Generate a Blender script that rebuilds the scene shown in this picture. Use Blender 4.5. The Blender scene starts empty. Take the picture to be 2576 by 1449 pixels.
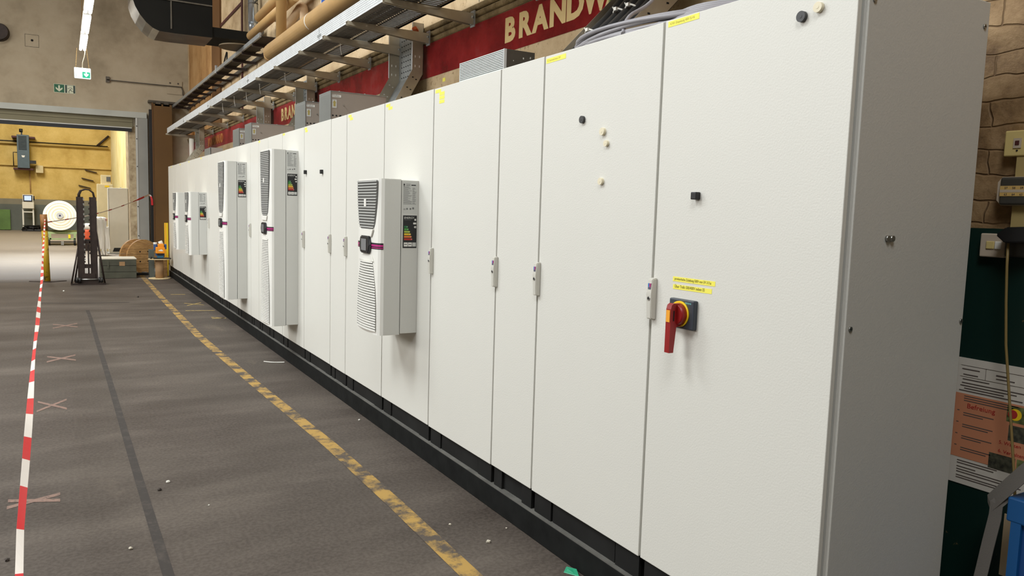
import bpy, bmesh, math, random
from mathutils import Vector, Matrix
random.seed(7)
sc = bpy.context.scene
COL = sc.collection
PI = math.pi

# ------------------------------------------------------------------ materials
def lin(c):
    return c/12.92 if c <= 0.04045 else ((c+0.055)/1.055)**2.4
def rgb(r, g, b):
    return (lin(r/255), lin(g/255), lin(b/255), 1.0)

_M = {}
def mat(name, col, rough=0.5, metal=0.0, var=0.0, vscale=6.0, bump=0.0, bscale=200.0, emit=None, estr=0.0, spec=0.5, stretch=None, col2=None):
    """plain procedural material: base colour with noise variation, optional noise bump"""
    if name in _M: return _M[name]
    m = bpy.data.materials.new(name); m.use_nodes = True
    nt = m.node_tree; N = nt.nodes; L = nt.links
    b = N['Principled BSDF']
    b.inputs['Roughness'].default_value = rough
    b.inputs['Metallic'].default_value = metal
    b.inputs['Specular IOR Level'].default_value = spec
    tc = N.new('ShaderNodeTexCoord'); src = tc.outputs['Object']
    if stretch:
        mp = N.new('ShaderNodeMapping'); mp.inputs['Scale'].default_value = stretch
        L.new(src, mp.inputs['Vector']); src = mp.outputs['Vector']
    if var > 0 or col2:
        n = N.new('ShaderNodeTexNoise'); n.inputs['Scale'].default_value = vscale; n.inputs['Detail'].default_value = 6
        L.new(src, n.inputs['Vector'])
        r = N.new('ShaderNodeValToRGB')
        c0 = [x*(1-var) for x in col[:3]]+[1]
        c1 = list(col2) if col2 else [min(1, x*(1+var)) for x in col[:3]]+[1]
        r.color_ramp.elements[0].color = c0; r.color_ramp.elements[0].position = 0.35
        r.color_ramp.elements[1].color = c1; r.color_ramp.elements[1].position = 0.65
        L.new(n.outputs['Fac'], r.inputs['Fac']); L.new(r.outputs['Color'], b.inputs['Base Color'])
    else:
        b.inputs['Base Color'].default_value = col
    if bump > 0:
        n2 = N.new('ShaderNodeTexNoise'); n2.inputs['Scale'].default_value = bscale; n2.inputs['Detail'].default_value = 3
        L.new(src, n2.inputs['Vector'])
        bp = N.new('ShaderNodeBump'); bp.inputs['Strength'].default_value = bump; bp.inputs['Distance'].default_value = 0.002
        L.new(n2.outputs['Fac'], bp.inputs['Height']); L.new(bp.outputs['Normal'], b.inputs['Normal'])
    if emit:
        b.inputs['Emission Color'].default_value = emit; b.inputs['Emission Strength'].default_value = estr
    _M[name] = m
    return m

def nodes(name):
    m = bpy.data.materials.new(name); m.use_nodes = True
    return m, m.node_tree.nodes, m.node_tree.links, m.node_tree.nodes['Principled BSDF']
def ramp(N, L, fac, stops):
    r = N.new('ShaderNodeValToRGB'); e = r.color_ramp.elements
    while len(e) < len(stops): e.new(0.5)
    for i, (p, c) in enumerate(stops):
        e[i].position = p; e[i].color = c
    L.new(fac, r.inputs['Fac']); return r.outputs['Color']
def noise(N, L, vec, scale, detail=5, rough=0.55):
    n = N.new('ShaderNodeTexNoise'); n.inputs['Scale'].default_value = scale; n.inputs['Detail'].default_value = detail
    n.inputs['Roughness'].default_value = rough
    L.new(vec, n.inputs['Vector']); return n.outputs['Fac']
def mapping(N, L, vec, scale):
    mp = N.new('ShaderNodeMapping'); mp.inputs['Scale'].default_value = scale
    L.new(vec, mp.inputs['Vector']); return mp.outputs['Vector']
def mix(N, L, fac, a, b, mode='MIX'):
    m = N.new('ShaderNodeMix'); m.data_type = 'RGBA'; m.blend_type = mode
    for s, v in ((m.inputs['Factor'], fac), (m.inputs[6], a), (m.inputs[7], b)):
        if hasattr(v, 'is_linked') or hasattr(v, 'links'): L.new(v, s)
        else: s.default_value = v
    return m.outputs[2]
def bumpn(N, L, b, h, strength, dist):
    bp = N.new('ShaderNodeBump'); bp.inputs['Strength'].default_value = strength; bp.inputs['Distance'].default_value = dist
    L.new(h, bp.inputs['Height']); L.new(bp.outputs['Normal'], b.inputs['Normal'])

def floor_material():
    m, N, L, b = nodes('worn dark concrete')
    g = N.new('ShaderNodeNewGeometry'); pos = g.outputs['Position']
    st = mapping(N, L, pos, (0.55, 1.5, 1))
    f1 = noise(N, L, st, 1.3, 8, 0.62)
    c1 = ramp(N, L, f1, [(0.28, rgb(58, 50, 44)), (0.5, rgb(79, 71, 64)), (0.74, rgb(104, 95, 86))])
    f2 = noise(N, L, pos, 55, 3)
    c2 = mix(N, L, 0.22, c1, ramp(N, L, f2, [(0.4, rgb(52, 46, 41)), (0.6, rgb(108, 99, 90))]))
    f3 = noise(N, L, mapping(N, L, pos, (0.9, 0.35, 1)), 0.9, 6, 0.7)
    c3 = mix(N, L, ramp(N, L, f3, [(0.60, (0, 0, 0, 1)), (0.72, (0.55, 0.55, 0.55, 1))]), c2, rgb(118, 106, 92))
    f4 = noise(N, L, mapping(N, L, pos, (1.2, 2.6, 1)), 1.7, 7, 0.7)
    c4 = mix(N, L, ramp(N, L, f4, [(0.62, (0, 0, 0, 1)), (0.74, (0.55, 0.55, 0.55, 1))]), c3, rgb(58, 50, 45))
    # floor colour lightens towards and beyond the gate
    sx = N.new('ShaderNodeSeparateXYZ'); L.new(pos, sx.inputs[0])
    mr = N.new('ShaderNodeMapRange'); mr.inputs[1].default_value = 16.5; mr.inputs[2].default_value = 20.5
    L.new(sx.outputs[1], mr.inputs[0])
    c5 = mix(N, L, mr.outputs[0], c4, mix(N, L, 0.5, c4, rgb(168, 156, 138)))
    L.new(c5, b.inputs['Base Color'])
    L.new(ramp(N, L, f1, [(0.3, (0.55,)*3+(1,)), (0.7, (0.72,)*3+(1,))]), b.inputs['Roughness'])
    b.inputs['Specular IOR Level'].default_value = 0.22
    bumpn(N, L, b, noise(N, L, pos, 120, 4), 0.18, 0.004)
    return m

def plaster(name, base, dark, light, scale=2.0, speck=None, bump=0.3):
    m, N, L, b = nodes(name)
    g = N.new('ShaderNodeNewGeometry'); pos = g.outputs['Position']
    f = noise(N, L, pos, scale, 8, 0.65)
    c = ramp(N, L, f, [(0.32, dark), (0.5, base), (0.70, light)])
    if speck:
        f2 = noise(N, L, pos, 26, 4, 0.7)
        c = mix(N, L, ramp(N, L, f2, [(0.58, (0, 0, 0, 1)), (0.68, (0.7,)*3+(1,))]), c, speck)
    L.new(c, b.inputs['Base Color']); b.inputs['Roughness'].default_value = 0.85
    b.inputs['Specular IOR Level'].default_value = 0.25
    bumpn(N, L, b, noise(N, L, pos, 14, 8, 0.65), bump, 0.02)
    return m

def brick_painted(name, base, dark, light, mortar):
    m, N, L, b = nodes(name)
    g = N.new('ShaderNodeNewGeometry'); pos = g.outputs['Position']
    mp = N.new('ShaderNodeMapping'); mp.inputs['Rotation'].default_value = (PI/2, 0, PI/2)
    sx = N.new('ShaderNodeSeparateXYZ'); L.new(pos, sx.inputs[0])
    cb = N.new('ShaderNodeCombineXYZ'); L.new(sx.outputs[1], cb.inputs[0]); L.new(sx.outputs[2], cb.inputs[1])
    wob = N.new('ShaderNodeVectorMath'); wob.operation = 'MULTIPLY_ADD'
    nz = N.new('ShaderNodeTexNoise'); nz.inputs['Scale'].default_value = 7; L.new(pos, nz.inputs['Vector'])
    L.new(nz.outputs['Color'], wob.inputs[0]); wob.inputs[1].default_value = (0.06, 0.045, 0); L.new(cb.outputs[0], wob.inputs[2])
    br = N.new('ShaderNodeTexBrick'); br.inputs['Scale'].default_value = 1.0
    br.inputs['Brick Width'].default_value = 0.25; br.inputs['Row Height'].default_value = 0.083
    br.inputs['Mortar Size'].default_value = 0.0045; br.inputs['Mortar Smooth'].default_value = 0.8
    br.inputs['Color1'].default_value = (1, 1, 1, 1); br.inputs['Color2'].default_value = (0.86, 0.86, 0.86, 1); br.inputs['Mortar'].default_value = (0, 0, 0, 1)
    L.new(wob.outputs[0], br.inputs['Vector'])
    f = noise(N, L, pos, 9, 8, 0.65)
    c = ramp(N, L, f, [(0.33, dark), (0.5, base), (0.68, light)])
    c = mix(N, L, br.outputs['Fac'], c, mortar)
    L.new(c, b.inputs['Base Color']); b.inputs['Roughness'].default_value = 0.7
    hs = N.new('ShaderNodeMath'); hs.operation = 'MULTIPLY_ADD'
    L.new(br.outputs['Fac'], hs.inputs[0]); hs.inputs[1].default_value = -0.6; L.new(f, hs.inputs[2])
    bumpn(N, L, b, hs.outputs[0], 0.6, 0.02)
    return m

def red_paint():
    m, N, L, b = nodes('glossy red wall paint')
    g = N.new('ShaderNodeNewGeometry'); pos = g.outputs['Position']
    f = noise(N, L, pos, 3, 6, 0.6)
    c = ramp(N, L, f, [(0.35, rgb(158, 28, 34)), (0.58, rgb(206, 46, 50)), (0.75, rgb(214, 90, 90))])
    L.new(c, b.inputs['Base Color']); b.inputs['Roughness'].default_value = 0.22
    bumpn(N, L, b, noise(N, L, pos, 26, 10, 0.75), 1.0, 0.05)
    return m

def worn_paint(name, col, under, scale, lo=0.42, hi=0.6, rough=0.7):
    m, N, L, b = nodes(name)
    g = N.new('ShaderNodeNewGeometry'); pos = g.outputs['Position']
    f = noise(N, L, pos, scale, 8, 0.7)
    c = mix(N, L, ramp(N, L, f, [(lo, (1, 1, 1, 1)), (hi, (0, 0, 0, 1))]), under, col)
    L.new(c, b.inputs['Base Color']); b.inputs['Roughness'].default_value = rough
    bumpn(N, L, b, f, 0.2, 0.004)
    return m

def wood_material(name, base, dark, sc_=(3, 3, 30), rough=0.6):
    m, N, L, b = nodes(name)
    tc = N.new('ShaderNodeTexCoord')
    v = mapping(N, L, tc.outputs['Object'], sc_)
    f = noise(N, L, v, 2.5, 6, 0.6)
    L.new(ramp(N, L, f, [(0.3, dark), (0.65, base)]), b.inputs['Base Color'])
    b.inputs['Roughness'].default_value = rough
    return m

def powder(name, col, rough=0.42, bs=0.35):
    m, N, L, b = nodes(name)
    tc = N.new('ShaderNodeTexCoord'); o = tc.outputs['Object']
    f = noise(N, L, o, 1.6, 5, 0.6)
    c = mix(N, L, f, col, [x*0.95 for x in col[:3]]+[1])
    sm = noise(N, L, mapping(N, L, o, (1, 3, 1.2)), 3.4, 8, 0.75)
    c = mix(N, L, ramp(N, L, sm, [(0.70, (0, 0, 0, 1)), (0.80, (0.25,)*3+(1,))]), c, rgb(150, 145, 135))
    L.new(c, b.inputs['Base Color']); b.inputs['Roughness'].default_value = rough
    bumpn(N, L, b, noise(N, L, o, 160, 2, 0.5), bs, 0.0018)
    return m

M_FLOOR = floor_material()
M_PLASTER = plaster('tan rough plaster', rgb(196, 172, 136), rgb(170, 145, 110), rgb(212, 191, 156), 2.2, rgb(126, 98, 66), 0.35)
M_GATEWALL = plaster('grey beige aged plaster', rgb(176, 162, 138), rgb(142, 130, 108), rgb(192, 180, 157), 0.6, None, 0.15)
M_NEARBRICK = brick_painted('painted tan brick', rgb(140, 112, 76), rgb(104, 78, 48), rgb(164, 136, 98), rgb(114, 88, 56))
M_LEDGE = plaster('weathered brick course', rgb(128, 108, 74), rgb(84, 70, 46), rgb(156, 134, 96), 6, rgb(60, 48, 30), 0.8)
M_GREEN = worn_paint('dark green dado paint', rgb(10, 38, 32), rgb(112, 96, 62), 9, 0.66, 0.69, 0.4)
M_RED = red_paint()
M_LETTER = worn_paint('cream wall lettering', rgb(206, 178, 120), rgb(150, 50, 46), 14, 0.60, 0.68, 0.6)
M_LETTER2 = worn_paint('faded orange lettering', rgb(190, 128, 66), rgb(150, 60, 40), 14, 0.52, 0.64, 0.7)
M_YELLOWWALL = plaster('ochre yellow plaster', rgb(208, 178, 104), rgb(186, 154, 82), rgb(222, 194, 122), 1.2, rgb(180, 146, 76), 0.2)
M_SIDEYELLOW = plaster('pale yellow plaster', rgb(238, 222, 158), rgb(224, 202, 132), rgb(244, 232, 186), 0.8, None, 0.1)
M_GREYDADO = mat('grey green dado', rgb(92, 96, 88), 0.6, var=0.15, vscale=1.5)
M_GREYDADO2 = mat('grey band', rgb(128, 122, 102), 0.7, var=0.1, vscale=1.5)
M_CEIL = mat('sooty ceiling', rgb(120, 116, 108), 0.9)
M_LEFTWALL = mat('off white hall wall', rgb(150, 140, 122), 0.9, var=0.1, vscale=0.5)
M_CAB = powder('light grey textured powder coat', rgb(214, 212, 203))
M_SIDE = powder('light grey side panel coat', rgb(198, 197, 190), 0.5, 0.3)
M_GASKET = mat('black rubber gasket', rgb(22, 22, 22), 0.7)
M_PLINTH = mat('black plinth steel', rgb(26, 26, 25), 0.65, spec=0.2, var=0.25, vscale=5)
M_BASE = mat('black bitumen base frame', rgb(20, 21, 20), 0.75, spec=0.15, var=0.3, vscale=9, bump=0.4, bscale=30)
M_LEDGETOP = mat('dusty grey plinth ledge', rgb(92, 90, 84), 0.85, var=0.2, vscale=12)
M_ZINC = mat('chrome plated screw', rgb(170, 170, 165), 0.35, 0.9)
M_GALV = mat('galvanised sheet', rgb(168, 172, 172), 0.42, 0.75, var=0.12, vscale=18)
M_GALVW = mat('bright perforated tray steel', rgb(214, 216, 216), 0.5, 0.35, var=0.06, vscale=10)
M_DARKSTEEL = mat('dark dusty steel', rgb(92, 86, 76), 0.55, 0.5, var=0.15, vscale=8)
M_BRACKET = mat('dull bracket steel', rgb(164, 154, 134), 0.5, 0.25, var=0.12, vscale=6)
M_BLACK = mat('black plastic', rgb(20, 20, 21), 0.45)
M_CABLE = mat('black cable sheath', rgb(22, 22, 23), 0.5, var=0.2, vscale=20)
M_GREYCABLE = mat('grey cable sheath', rgb(150, 147, 150), 0.45)
M_ORANGECABLE = mat('orange cable sheath', rgb(206, 92, 34), 0.5)
M_TIE = mat('natural cable tie', rgb(225, 222, 212), 0.5)
M_GREENCABLE = mat('green yellow earth wire', rgb(130, 150, 70), 0.5)
M_ACFRONT = mat('white cooling unit plastic', rgb(226, 224, 216), 0.38, var=0.02, vscale=3)
M_ACSIDE = powder('cooling unit grey sheet', rgb(204, 203, 196), 0.45, 0.25)
M_ACDARK = mat('dark grille interior', rgb(92, 92, 89), 0.7)
M_ACSLAT = mat('grey grille slat', rgb(176, 176, 171), 0.5)
M_HEX = mat('anthracite display bezel', rgb(46, 46, 48), 0.35)
M_SCREEN = mat('grey display glass', rgb(120, 122, 124), 0.15)
M_PINK = mat('magenta stripe', rgb(176, 34, 116), 0.4)
M_LABEL = mat('silver type plate', rgb(192, 192, 186), 0.5)
M_LABELTXT = mat('grey print', rgb(110, 110, 108), 0.6)
M_INK = mat('black print', rgb(24, 24, 24), 0.6)
M_WHITEPR = mat('white print', rgb(222, 220, 212), 0.6)
M_EGREEN = mat('label dark green', rgb(30, 110, 60), 0.6)
M_EGREEN2 = mat('label green', rgb(70, 150, 60), 0.6)
M_EYG = mat('label lime', rgb(160, 180, 70), 0.6)
M_EYEL = mat('label yellow', rgb(226, 186, 40), 0.6)
M_EORG = mat('label orange', rgb(218, 118, 50), 0.6)
M_ERED = mat('label red', rgb(176, 44, 36), 0.6)
M_HANDLE = mat('light grey lever handle', rgb(198, 195, 184), 0.42)
M_BLUE = mat('logo blue', rgb(50, 120, 180), 0.5)
M_MAG = mat('logo magenta', rgb(160, 60, 120), 0.5)
M_NAVY = mat('logo navy', rgb(40, 40, 90), 0.5)
M_NOTE = mat('yellow label tape', rgb(240, 230, 92), 0.6)
M_NOTEINK = mat('olive pen ink', rgb(120, 112, 20), 0.7)
M_NOTEINK2 = mat('faint pen ink', rgb(190, 180, 62), 0.7)
M_REDH = mat('red switch lever', rgb(140, 22, 22), 0.38, var=0.08, vscale=12)
M_SWPLATE = mat('slate switch plate', rgb(52, 58, 66), 0.4)
M_YELL = mat('safety yellow', rgb(240, 200, 30), 0.4)
M_AMBER = mat('amber sticker', rgb(236, 160, 40), 0.5)
M_CYAN = mat('cyan print', rgb(130, 200, 200), 0.5)
M_MAGNET_W = mat('cream magnet', rgb(222, 212, 184), 0.5)
M_MAGNET_B = mat('charcoal magnet', rgb(58, 58, 58), 0.5)
M_BOXG = mat('grey resistor sheet steel', rgb(126, 128, 124), 0.45, 0.3, var=0.05, vscale=4)
M_BOXS = mat('grey brown box side', rgb(146, 135, 124), 0.5, 0.0, var=0.05, vscale=4)
M_FIN = mat('aluminium fins', rgb(220, 224, 222), 0.4, 0.4)
M_DARKHOLE = mat('dark hole', rgb(10, 10, 10), 0.9)
M_PIPE = mat('beige pipe lagging', rgb(180, 143, 90), 0.5, var=0.06, vscale=5)
M_PIPEGREY = mat('dusty pipe', rgb(180, 140, 90), 0.6, var=0.2, vscale=6)
M_YPIPE = mat('ochre painted pipe', rgb(186, 158, 92), 0.55)
M_PIPEPALE = mat('pale pipe paint', rgb(206, 176, 138), 0.6, var=0.05)
M_WHITEPIPE = mat('cream plastic pipe', rgb(232, 222, 196), 0.45)
M_ALU = mat('aluminium foil lagging', rgb(205, 210, 214), 0.25, 0.9, var=0.1, vscale=6)
M_BROWN = mat('brown painted steel', rgb(100, 66, 28), 0.6, var=0.1, vscale=1.2)
M_BROWNDK = mat('dark brown door paint', rgb(100, 70, 28), 0.6, var=0.12, vscale=1)
M_ORANGEWALL = plaster('orange brown rendered panel', rgb(172, 132, 84), rgb(142, 102, 60), rgb(188, 150, 102), 1.6, None, 0.1)
M_MAROON = mat('maroon pipe paint', rgb(74, 30, 26), 0.6)
M_DUCT = mat('black duct sheet', rgb(18, 17, 13), 0.6, 0.0, var=0.2, vscale=2, spec=0.15)
M_DUCTRIM = mat('worn duct rim steel', rgb(120, 112, 102), 0.3, 0.85, var=0.3, vscale=3)
M_GATESTEEL = mat('grey gate steel', rgb(150, 149, 142), 0.55, 0.1, var=0.06, vscale=2)
M_GATELIGHT = mat('pale gate rail', rgb(196, 196, 190), 0.5, 0.2)
M_SHUTTER = mat('olive shutter slats', rgb(120, 114, 88), 0.6, var=0.1, vscale=1)
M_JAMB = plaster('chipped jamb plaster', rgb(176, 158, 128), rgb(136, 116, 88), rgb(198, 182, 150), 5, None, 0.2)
M_WHITE = mat('white paint', rgb(225, 222, 210), 0.5)
M_SIGNGREEN = mat('safety sign green', rgb(20, 92, 60), 0.5)
M_SIGNWHITE = mat('photoluminescent white', rgb(208, 212, 186), 0.6)
M_SIGNDARK = mat('sign dark grey green', rgb(60, 74, 66), 0.6)
M_GLOW = mat('lit sign white', rgb(240, 250, 250), 0.5, emit=rgb(235, 255, 252), estr=1.5)
M_GLOWG = mat('lit sign green', rgb(20, 150, 110), 0.5, emit=rgb(10, 200, 150), estr=0.8)
M_TUBE = mat('lit fluorescent tube', rgb(255, 255, 255), 0.5, emit=(1, 0.99, 0.93, 1), estr=14)
M_CHAIN = mat('brass chain', rgb(170, 140, 90), 0.4, 0.7)
M_ROLL = mat('white fabric roll', rgb(238, 232, 212), 0.8, var=0.02)
M_ROLL2 = mat('cream fabric layer', rgb(214, 202, 170), 0.8)
M_CART = mat('pale green cart paint', rgb(138, 156, 108), 0.55, var=0.06)
M_TYRE = mat('black tyre', rgb(24, 24, 24), 0.8)
M_STAND = mat('dark brown rusty steel', rgb(52, 40, 34), 0.55, 0.3, var=0.2, vscale=12)
M_POST = worn_paint('scratched yellow post paint', rgb(186, 150, 30), rgb(96, 66, 28), 9, 0.55, 0.63, 0.5)
M_RUST = mat('brown tape sleeve', rgb(142, 96, 44), 0.6, var=0.15, vscale=20)
M_TAPER = mat('red barrier film', rgb(204, 46, 52), 0.35)
M_TAPEW = mat('white barrier film', rgb(226, 218, 208), 0.35)
M_WOOD = wood_material('cable drum softwood', rgb(206, 164, 108), rgb(160, 118, 70), (4, 4, 16))
M_WOODDK = wood_material('drum rim wood', rgb(186, 142, 88), rgb(140, 102, 58), (6, 6, 6))
M_CARD = mat('brown cardboard', rgb(172, 136, 96), 0.8, var=0.06, vscale=10)
M_PLY = wood_material('plywood disc', rgb(226, 206, 162), rgb(190, 164, 116), (8, 8, 30))
M_CRATE = mat('grey green crate paint', rgb(84, 84, 70), 0.7, var=0.15, vscale=5)
M_CRATETOP = mat('white crate cover', rgb(222, 214, 194), 0.7)
M_ORANGE = mat('orange device cover', rgb(236, 146, 24), 0.45)
M_BLUEDEV = mat('blue device body', rgb(52, 88, 140), 0.45)
M_TEAL = mat('teal device foot', rgb(40, 96, 124), 0.5)
M_WCAB = mat('cream white cabinet', rgb(222, 216, 198), 0.5, var=0.02)
M_BEIGECAB = mat('beige cabinet', rgb(206, 190, 146), 0.55, var=0.04)
M_HEATER = mat('slate blue heater', rgb(74, 90, 98), 0.5, var=0.06)
M_MONITOR = mat('lit monitor', rgb(190, 210, 240), 0.4, emit=rgb(180, 205, 250), estr=0.9)
M_GREENB = mat('green board paint', rgb(90, 120, 60), 0.6, var=0.15, vscale=3)
M_FABRIC = mat('white tarpaulin', rgb(232, 228, 218), 0.6)
M_FABRICR = mat('orange red bag cloth', rgb(220, 92, 52), 0.6)
M_CREAMSW = mat('yellowed switch plastic', rgb(206, 186, 122), 0.5)
M_WHITESOCK = mat('dirty white socket', rgb(186, 172, 152), 0.5)
M_DUCTBEIGE = mat('beige cable channel', rgb(168, 148, 96), 0.6)
M_FRONTBLK = mat('charcoal junction cover', rgb(62, 60, 54), 0.5)
M_TRI = mat('olive warning print', rgb(166, 150, 84), 0.6)
M_GATEHEAD = mat('pale gate header steel', rgb(178, 180, 172), 0.5, 0.1, var=0.05, vscale=2)
M_STICK = mat('tan label strip', rgb(200, 166, 98), 0.6)
M_CORD = mat('olive power cord', rgb(128, 108, 62), 0.5)
M_PAPER = mat('white notice paper', rgb(206, 200, 188), 0.7)
M_PAPERO = mat('orange notice field', rgb(198, 132, 96), 0.7)
M_PAPERTXT = mat('notice print', rgb(86, 76, 70), 0.8)
M_PAPERRED = mat('notice red print', rgb(168, 40, 34), 0.8)
M_PHOTO1 = mat('notice photo green', rgb(96, 104, 60), 0.6, var=0.5, vscale=60)
M_PHOTO2 = mat('notice photo dark', rgb(66, 66, 52), 0.6, var=0.6, vscale=60)
M_BLUEBIN = mat('blue bin plastic', rgb(18, 86, 146), 0.4)
M_BLUEDARK = mat('blue bin recess plastic', rgb(20, 70, 130), 0.5)
M_STRAP = mat('grey webbing', rgb(112, 108, 102), 0.85, bump=0.6, bscale=260)
M_PAPER2 = mat('cream paper card', rgb(206, 184, 146), 0.7)
M_YLINE = worn_paint('worn yellow floor paint', rgb(168, 134, 68), rgb(78, 69, 60), 6.5, 0.43, 0.57, 0.8)
M_XTAPE = worn_paint('faded pink floor tape', rgb(130, 104, 91), rgb(84, 74, 66), 30, 0.50, 0.66, 0.8)
M_XTAPEY = worn_paint('faded yellow floor tape', rgb(170, 146, 84), rgb(90, 80, 68), 30, 0.50, 0.64, 0.8)
M_SKID = worn_paint('dark tyre mark', rgb(50, 44, 39), rgb(76, 68, 61), 10, 0.50, 0.72, 0.8)
M_PEBBLE = mat('pale mortar crumb', rgb(196, 188, 170), 0.9)
M_PEBBLED = mat('dark crumb', rgb(64, 56, 50), 0.9)
M_TEALSCRAP = mat('green plastic scrap', rgb(40, 150, 110), 0.4)
M_BLUESIGN = mat('blue sign face', rgb(30, 84, 168), 0.5)
M_MESHDK = mat('dark wire ladder floor', rgb(60, 52, 38), 0.7, 0.3)
M_DISC = mat('brown round plate', rgb(94, 78, 52), 0.6)

# ------------------------------------------------------------------ mesh builder
class MB:
    def __init__(s, *mats):
        s.bm = bmesh.new(); s.mats = list(mats)
    def mi(s, m):
        if m is None: return 0
        if isinstance(m, int): return m
        if m not in s.mats: s.mats.append(m)
        return s.mats.index(m)
    def _faces(s, fs, m):
        k = s.mi(m)
        for f in fs: f.material_index = k
    def box(s, x0, x1, y0, y1, z0, z1, m=None, bev=0.0, seg=2):
        vs = [s.bm.verts.new((x, y, z)) for x in (x0, x1) for y in (y0, y1) for z in (z0, z1)]
        idx = [(0, 1, 3, 2), (4, 6, 7, 5), (0, 4, 5, 1), (2, 3, 7, 6), (0, 2, 6, 4), (1, 5, 7, 3)]
        fs = [s.bm.faces.new([vs[i] for i in q]) for q in idx]
        s._faces(fs, m)
        if bev > 0:
            es = list({e for f in fs for e in f.edges})
            r = bmesh.ops.bevel(s.bm, geom=es, offset=bev, segments=seg, affect='EDGES', profile=0.5)
            s._faces(r['faces'], m)
        return s
    def poly(s, pts, m=None):
        f = s.bm.faces.new([s.bm.verts.new(p) for p in pts]); s._faces([f], m); return s
    def prism(s, pts, vec, m=None, mside=None, caps=True):
        """closed outline pts (3D) swept by vec"""
        v = Vector(vec); a = [s.bm.verts.new(p) for p in pts]; b = [s.bm.verts.new(Vector(p)+v) for p in pts]
        n = len(pts); fs = [s.bm.faces.new((a[i], a[(i+1) % n], b[(i+1) % n], b[i])) for i in range(n)]
        s._faces(fs, mside if mside is not None else m)
        if caps:
            s._faces([s.bm.faces.new(a[::-1]), s.bm.faces.new(b)], m)
        return s
    def tube(s, pts, r, n=10, m=None, caps=True, r2=None):
        pts = [Vector(p) for p in pts]; rings = []; up = None
        for i, p in enumerate(pts):
            d = ((pts[min(i+1, len(pts)-1)]-p).normalized() + (p-pts[max(i-1, 0)]).normalized())
            if d.length < 1e-6: d = Vector((0, 0, 1))
            d.normalize()
            if up is None:
                up = Vector((0, 0, 1)) if abs(d.z) < 0.9 else Vector((1, 0, 0))
            u = (up - d*up.dot(d)).normalized(); up = u; w = d.cross(u)
            rr = r if r2 is None else r+(r2-r)*i/(len(pts)-1)
            rings.append([s.bm.verts.new(p+(u*math.cos(2*PI*k/n)+w*math.sin(2*PI*k/n))*rr) for k in range(n)])
        fs = []
        for a, b in zip(rings, rings[1:]):
            for k in range(n): fs.append(s.bm.faces.new((a[k], a[(k+1) % n], b[(k+1) % n], b[k])))
        for f in fs: f.smooth = True
        if caps: fs += [s.bm.faces.new(rings[0][::-1]), s.bm.faces.new(rings[-1])]
        s._faces(fs, m); return s
    def ribbon(s, pts, w, t=0.001, m=None, mats=None):
        """strip along pts; w = half width vector (or list)"""
        prev = None
        for i, p in enumerate(pts):
            ww = Vector(w[i] if isinstance(w, list) else w); p = Vector(p)
            cur = (s.bm.verts.new(p+ww), s.bm.verts.new(p-ww))
            if prev:
                f = s.bm.faces.new((prev[0], prev[1], cur[1], cur[0]))
                s._faces([f], mats[i-1] if mats else m)
            prev = cur
        return s
    def text(s, body, size, origin, X, Y, m=None, extr=0.0004, align='LEFT', sx=1.0, bold=0.0):
        cu = bpy.data.curves.new('t', 'FONT'); cu.body = body; cu.size = size; cu.extrude = extr; cu.align_x = align; cu.resolution_u = 3; cu.offset = bold
        o = bpy.data.objects.new('t', cu); COL.objects.link(o)
        dg = bpy.context.evaluated_depsgraph_get()
        me = bpy.data.meshes.new_from_object(o.evaluated_get(dg))
        X = Vector(X); Y = Vector(Y); Z = X.cross(Y)
        mx = Matrix((X*sx, Y, Z)).transposed().to_4x4(); mx.translation = Vector(origin)
        me.transform(mx)
        k = s.mi(m); old = set(s.bm.faces)
        s.bm.from_mesh(me)
        for f in s.bm.faces:
            if f not in old: f.material_index = k
        bpy.data.objects.remove(o); bpy.data.curves.remove(cu); bpy.data.meshes.remove(me)
        return s
    def build(s, name, parent=None, label=None, solid=0.0, nrm=True):
        if nrm: bmesh.ops.recalc_face_normals(s.bm, faces=s.bm.faces)
        me = bpy.data.meshes.new(name); s.bm.to_mesh(me); s.bm.free()
        for m in s.mats: me.materials.append(m)
        o = bpy.data.objects.new(name, me); COL.objects.link(o)
        if parent: o.parent = parent
        if label: o['label'] = label
        if solid:
            md = o.modifiers.new('thickness', 'SOLIDIFY'); md.thickness = solid; md.offset = 0
        return o

def tag(o, label, cat, group=None, kind=None):
    o['label'] = label; o['category'] = cat
    if group: o['group'] = group
    if kind: o['kind'] = kind
    return o
def root(name, loc, label, cat, group=None):
    o = bpy.data.objects.new(name, None); o.location = loc; o.empty_display_size = 0.1
    COL.objects.link(o); return tag(o, label, cat, group)
def dup(r, loc, label=None, group=None, sub=None):
    def cp(o, par):
        c = o.copy(); COL.objects.link(c)
        if par: c.parent = par
        for ch in o.children: cp(ch, c)
        return c
    c = cp(r, None); c.location = loc
    if label: c['label'] = label
    if group: c['group'] = group
    return c
def structure(o, label=None, cat=None):
    o['kind'] = 'structure'
    if label: o['label'] = label
    if cat: o['category'] = cat
    return o
def move(o, loc):
    """give a top-level mesh built in world coordinates its own origin"""
    o.data.transform(Matrix.Translation(-Vector(loc))); o.location = loc; return o

FX = (0, -1, 0); UZ = (0, 0, 1)      # reading direction on faces that look towards -x
RX = (1, 0, 0)                       # reading direction on faces that look towards -y

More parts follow.
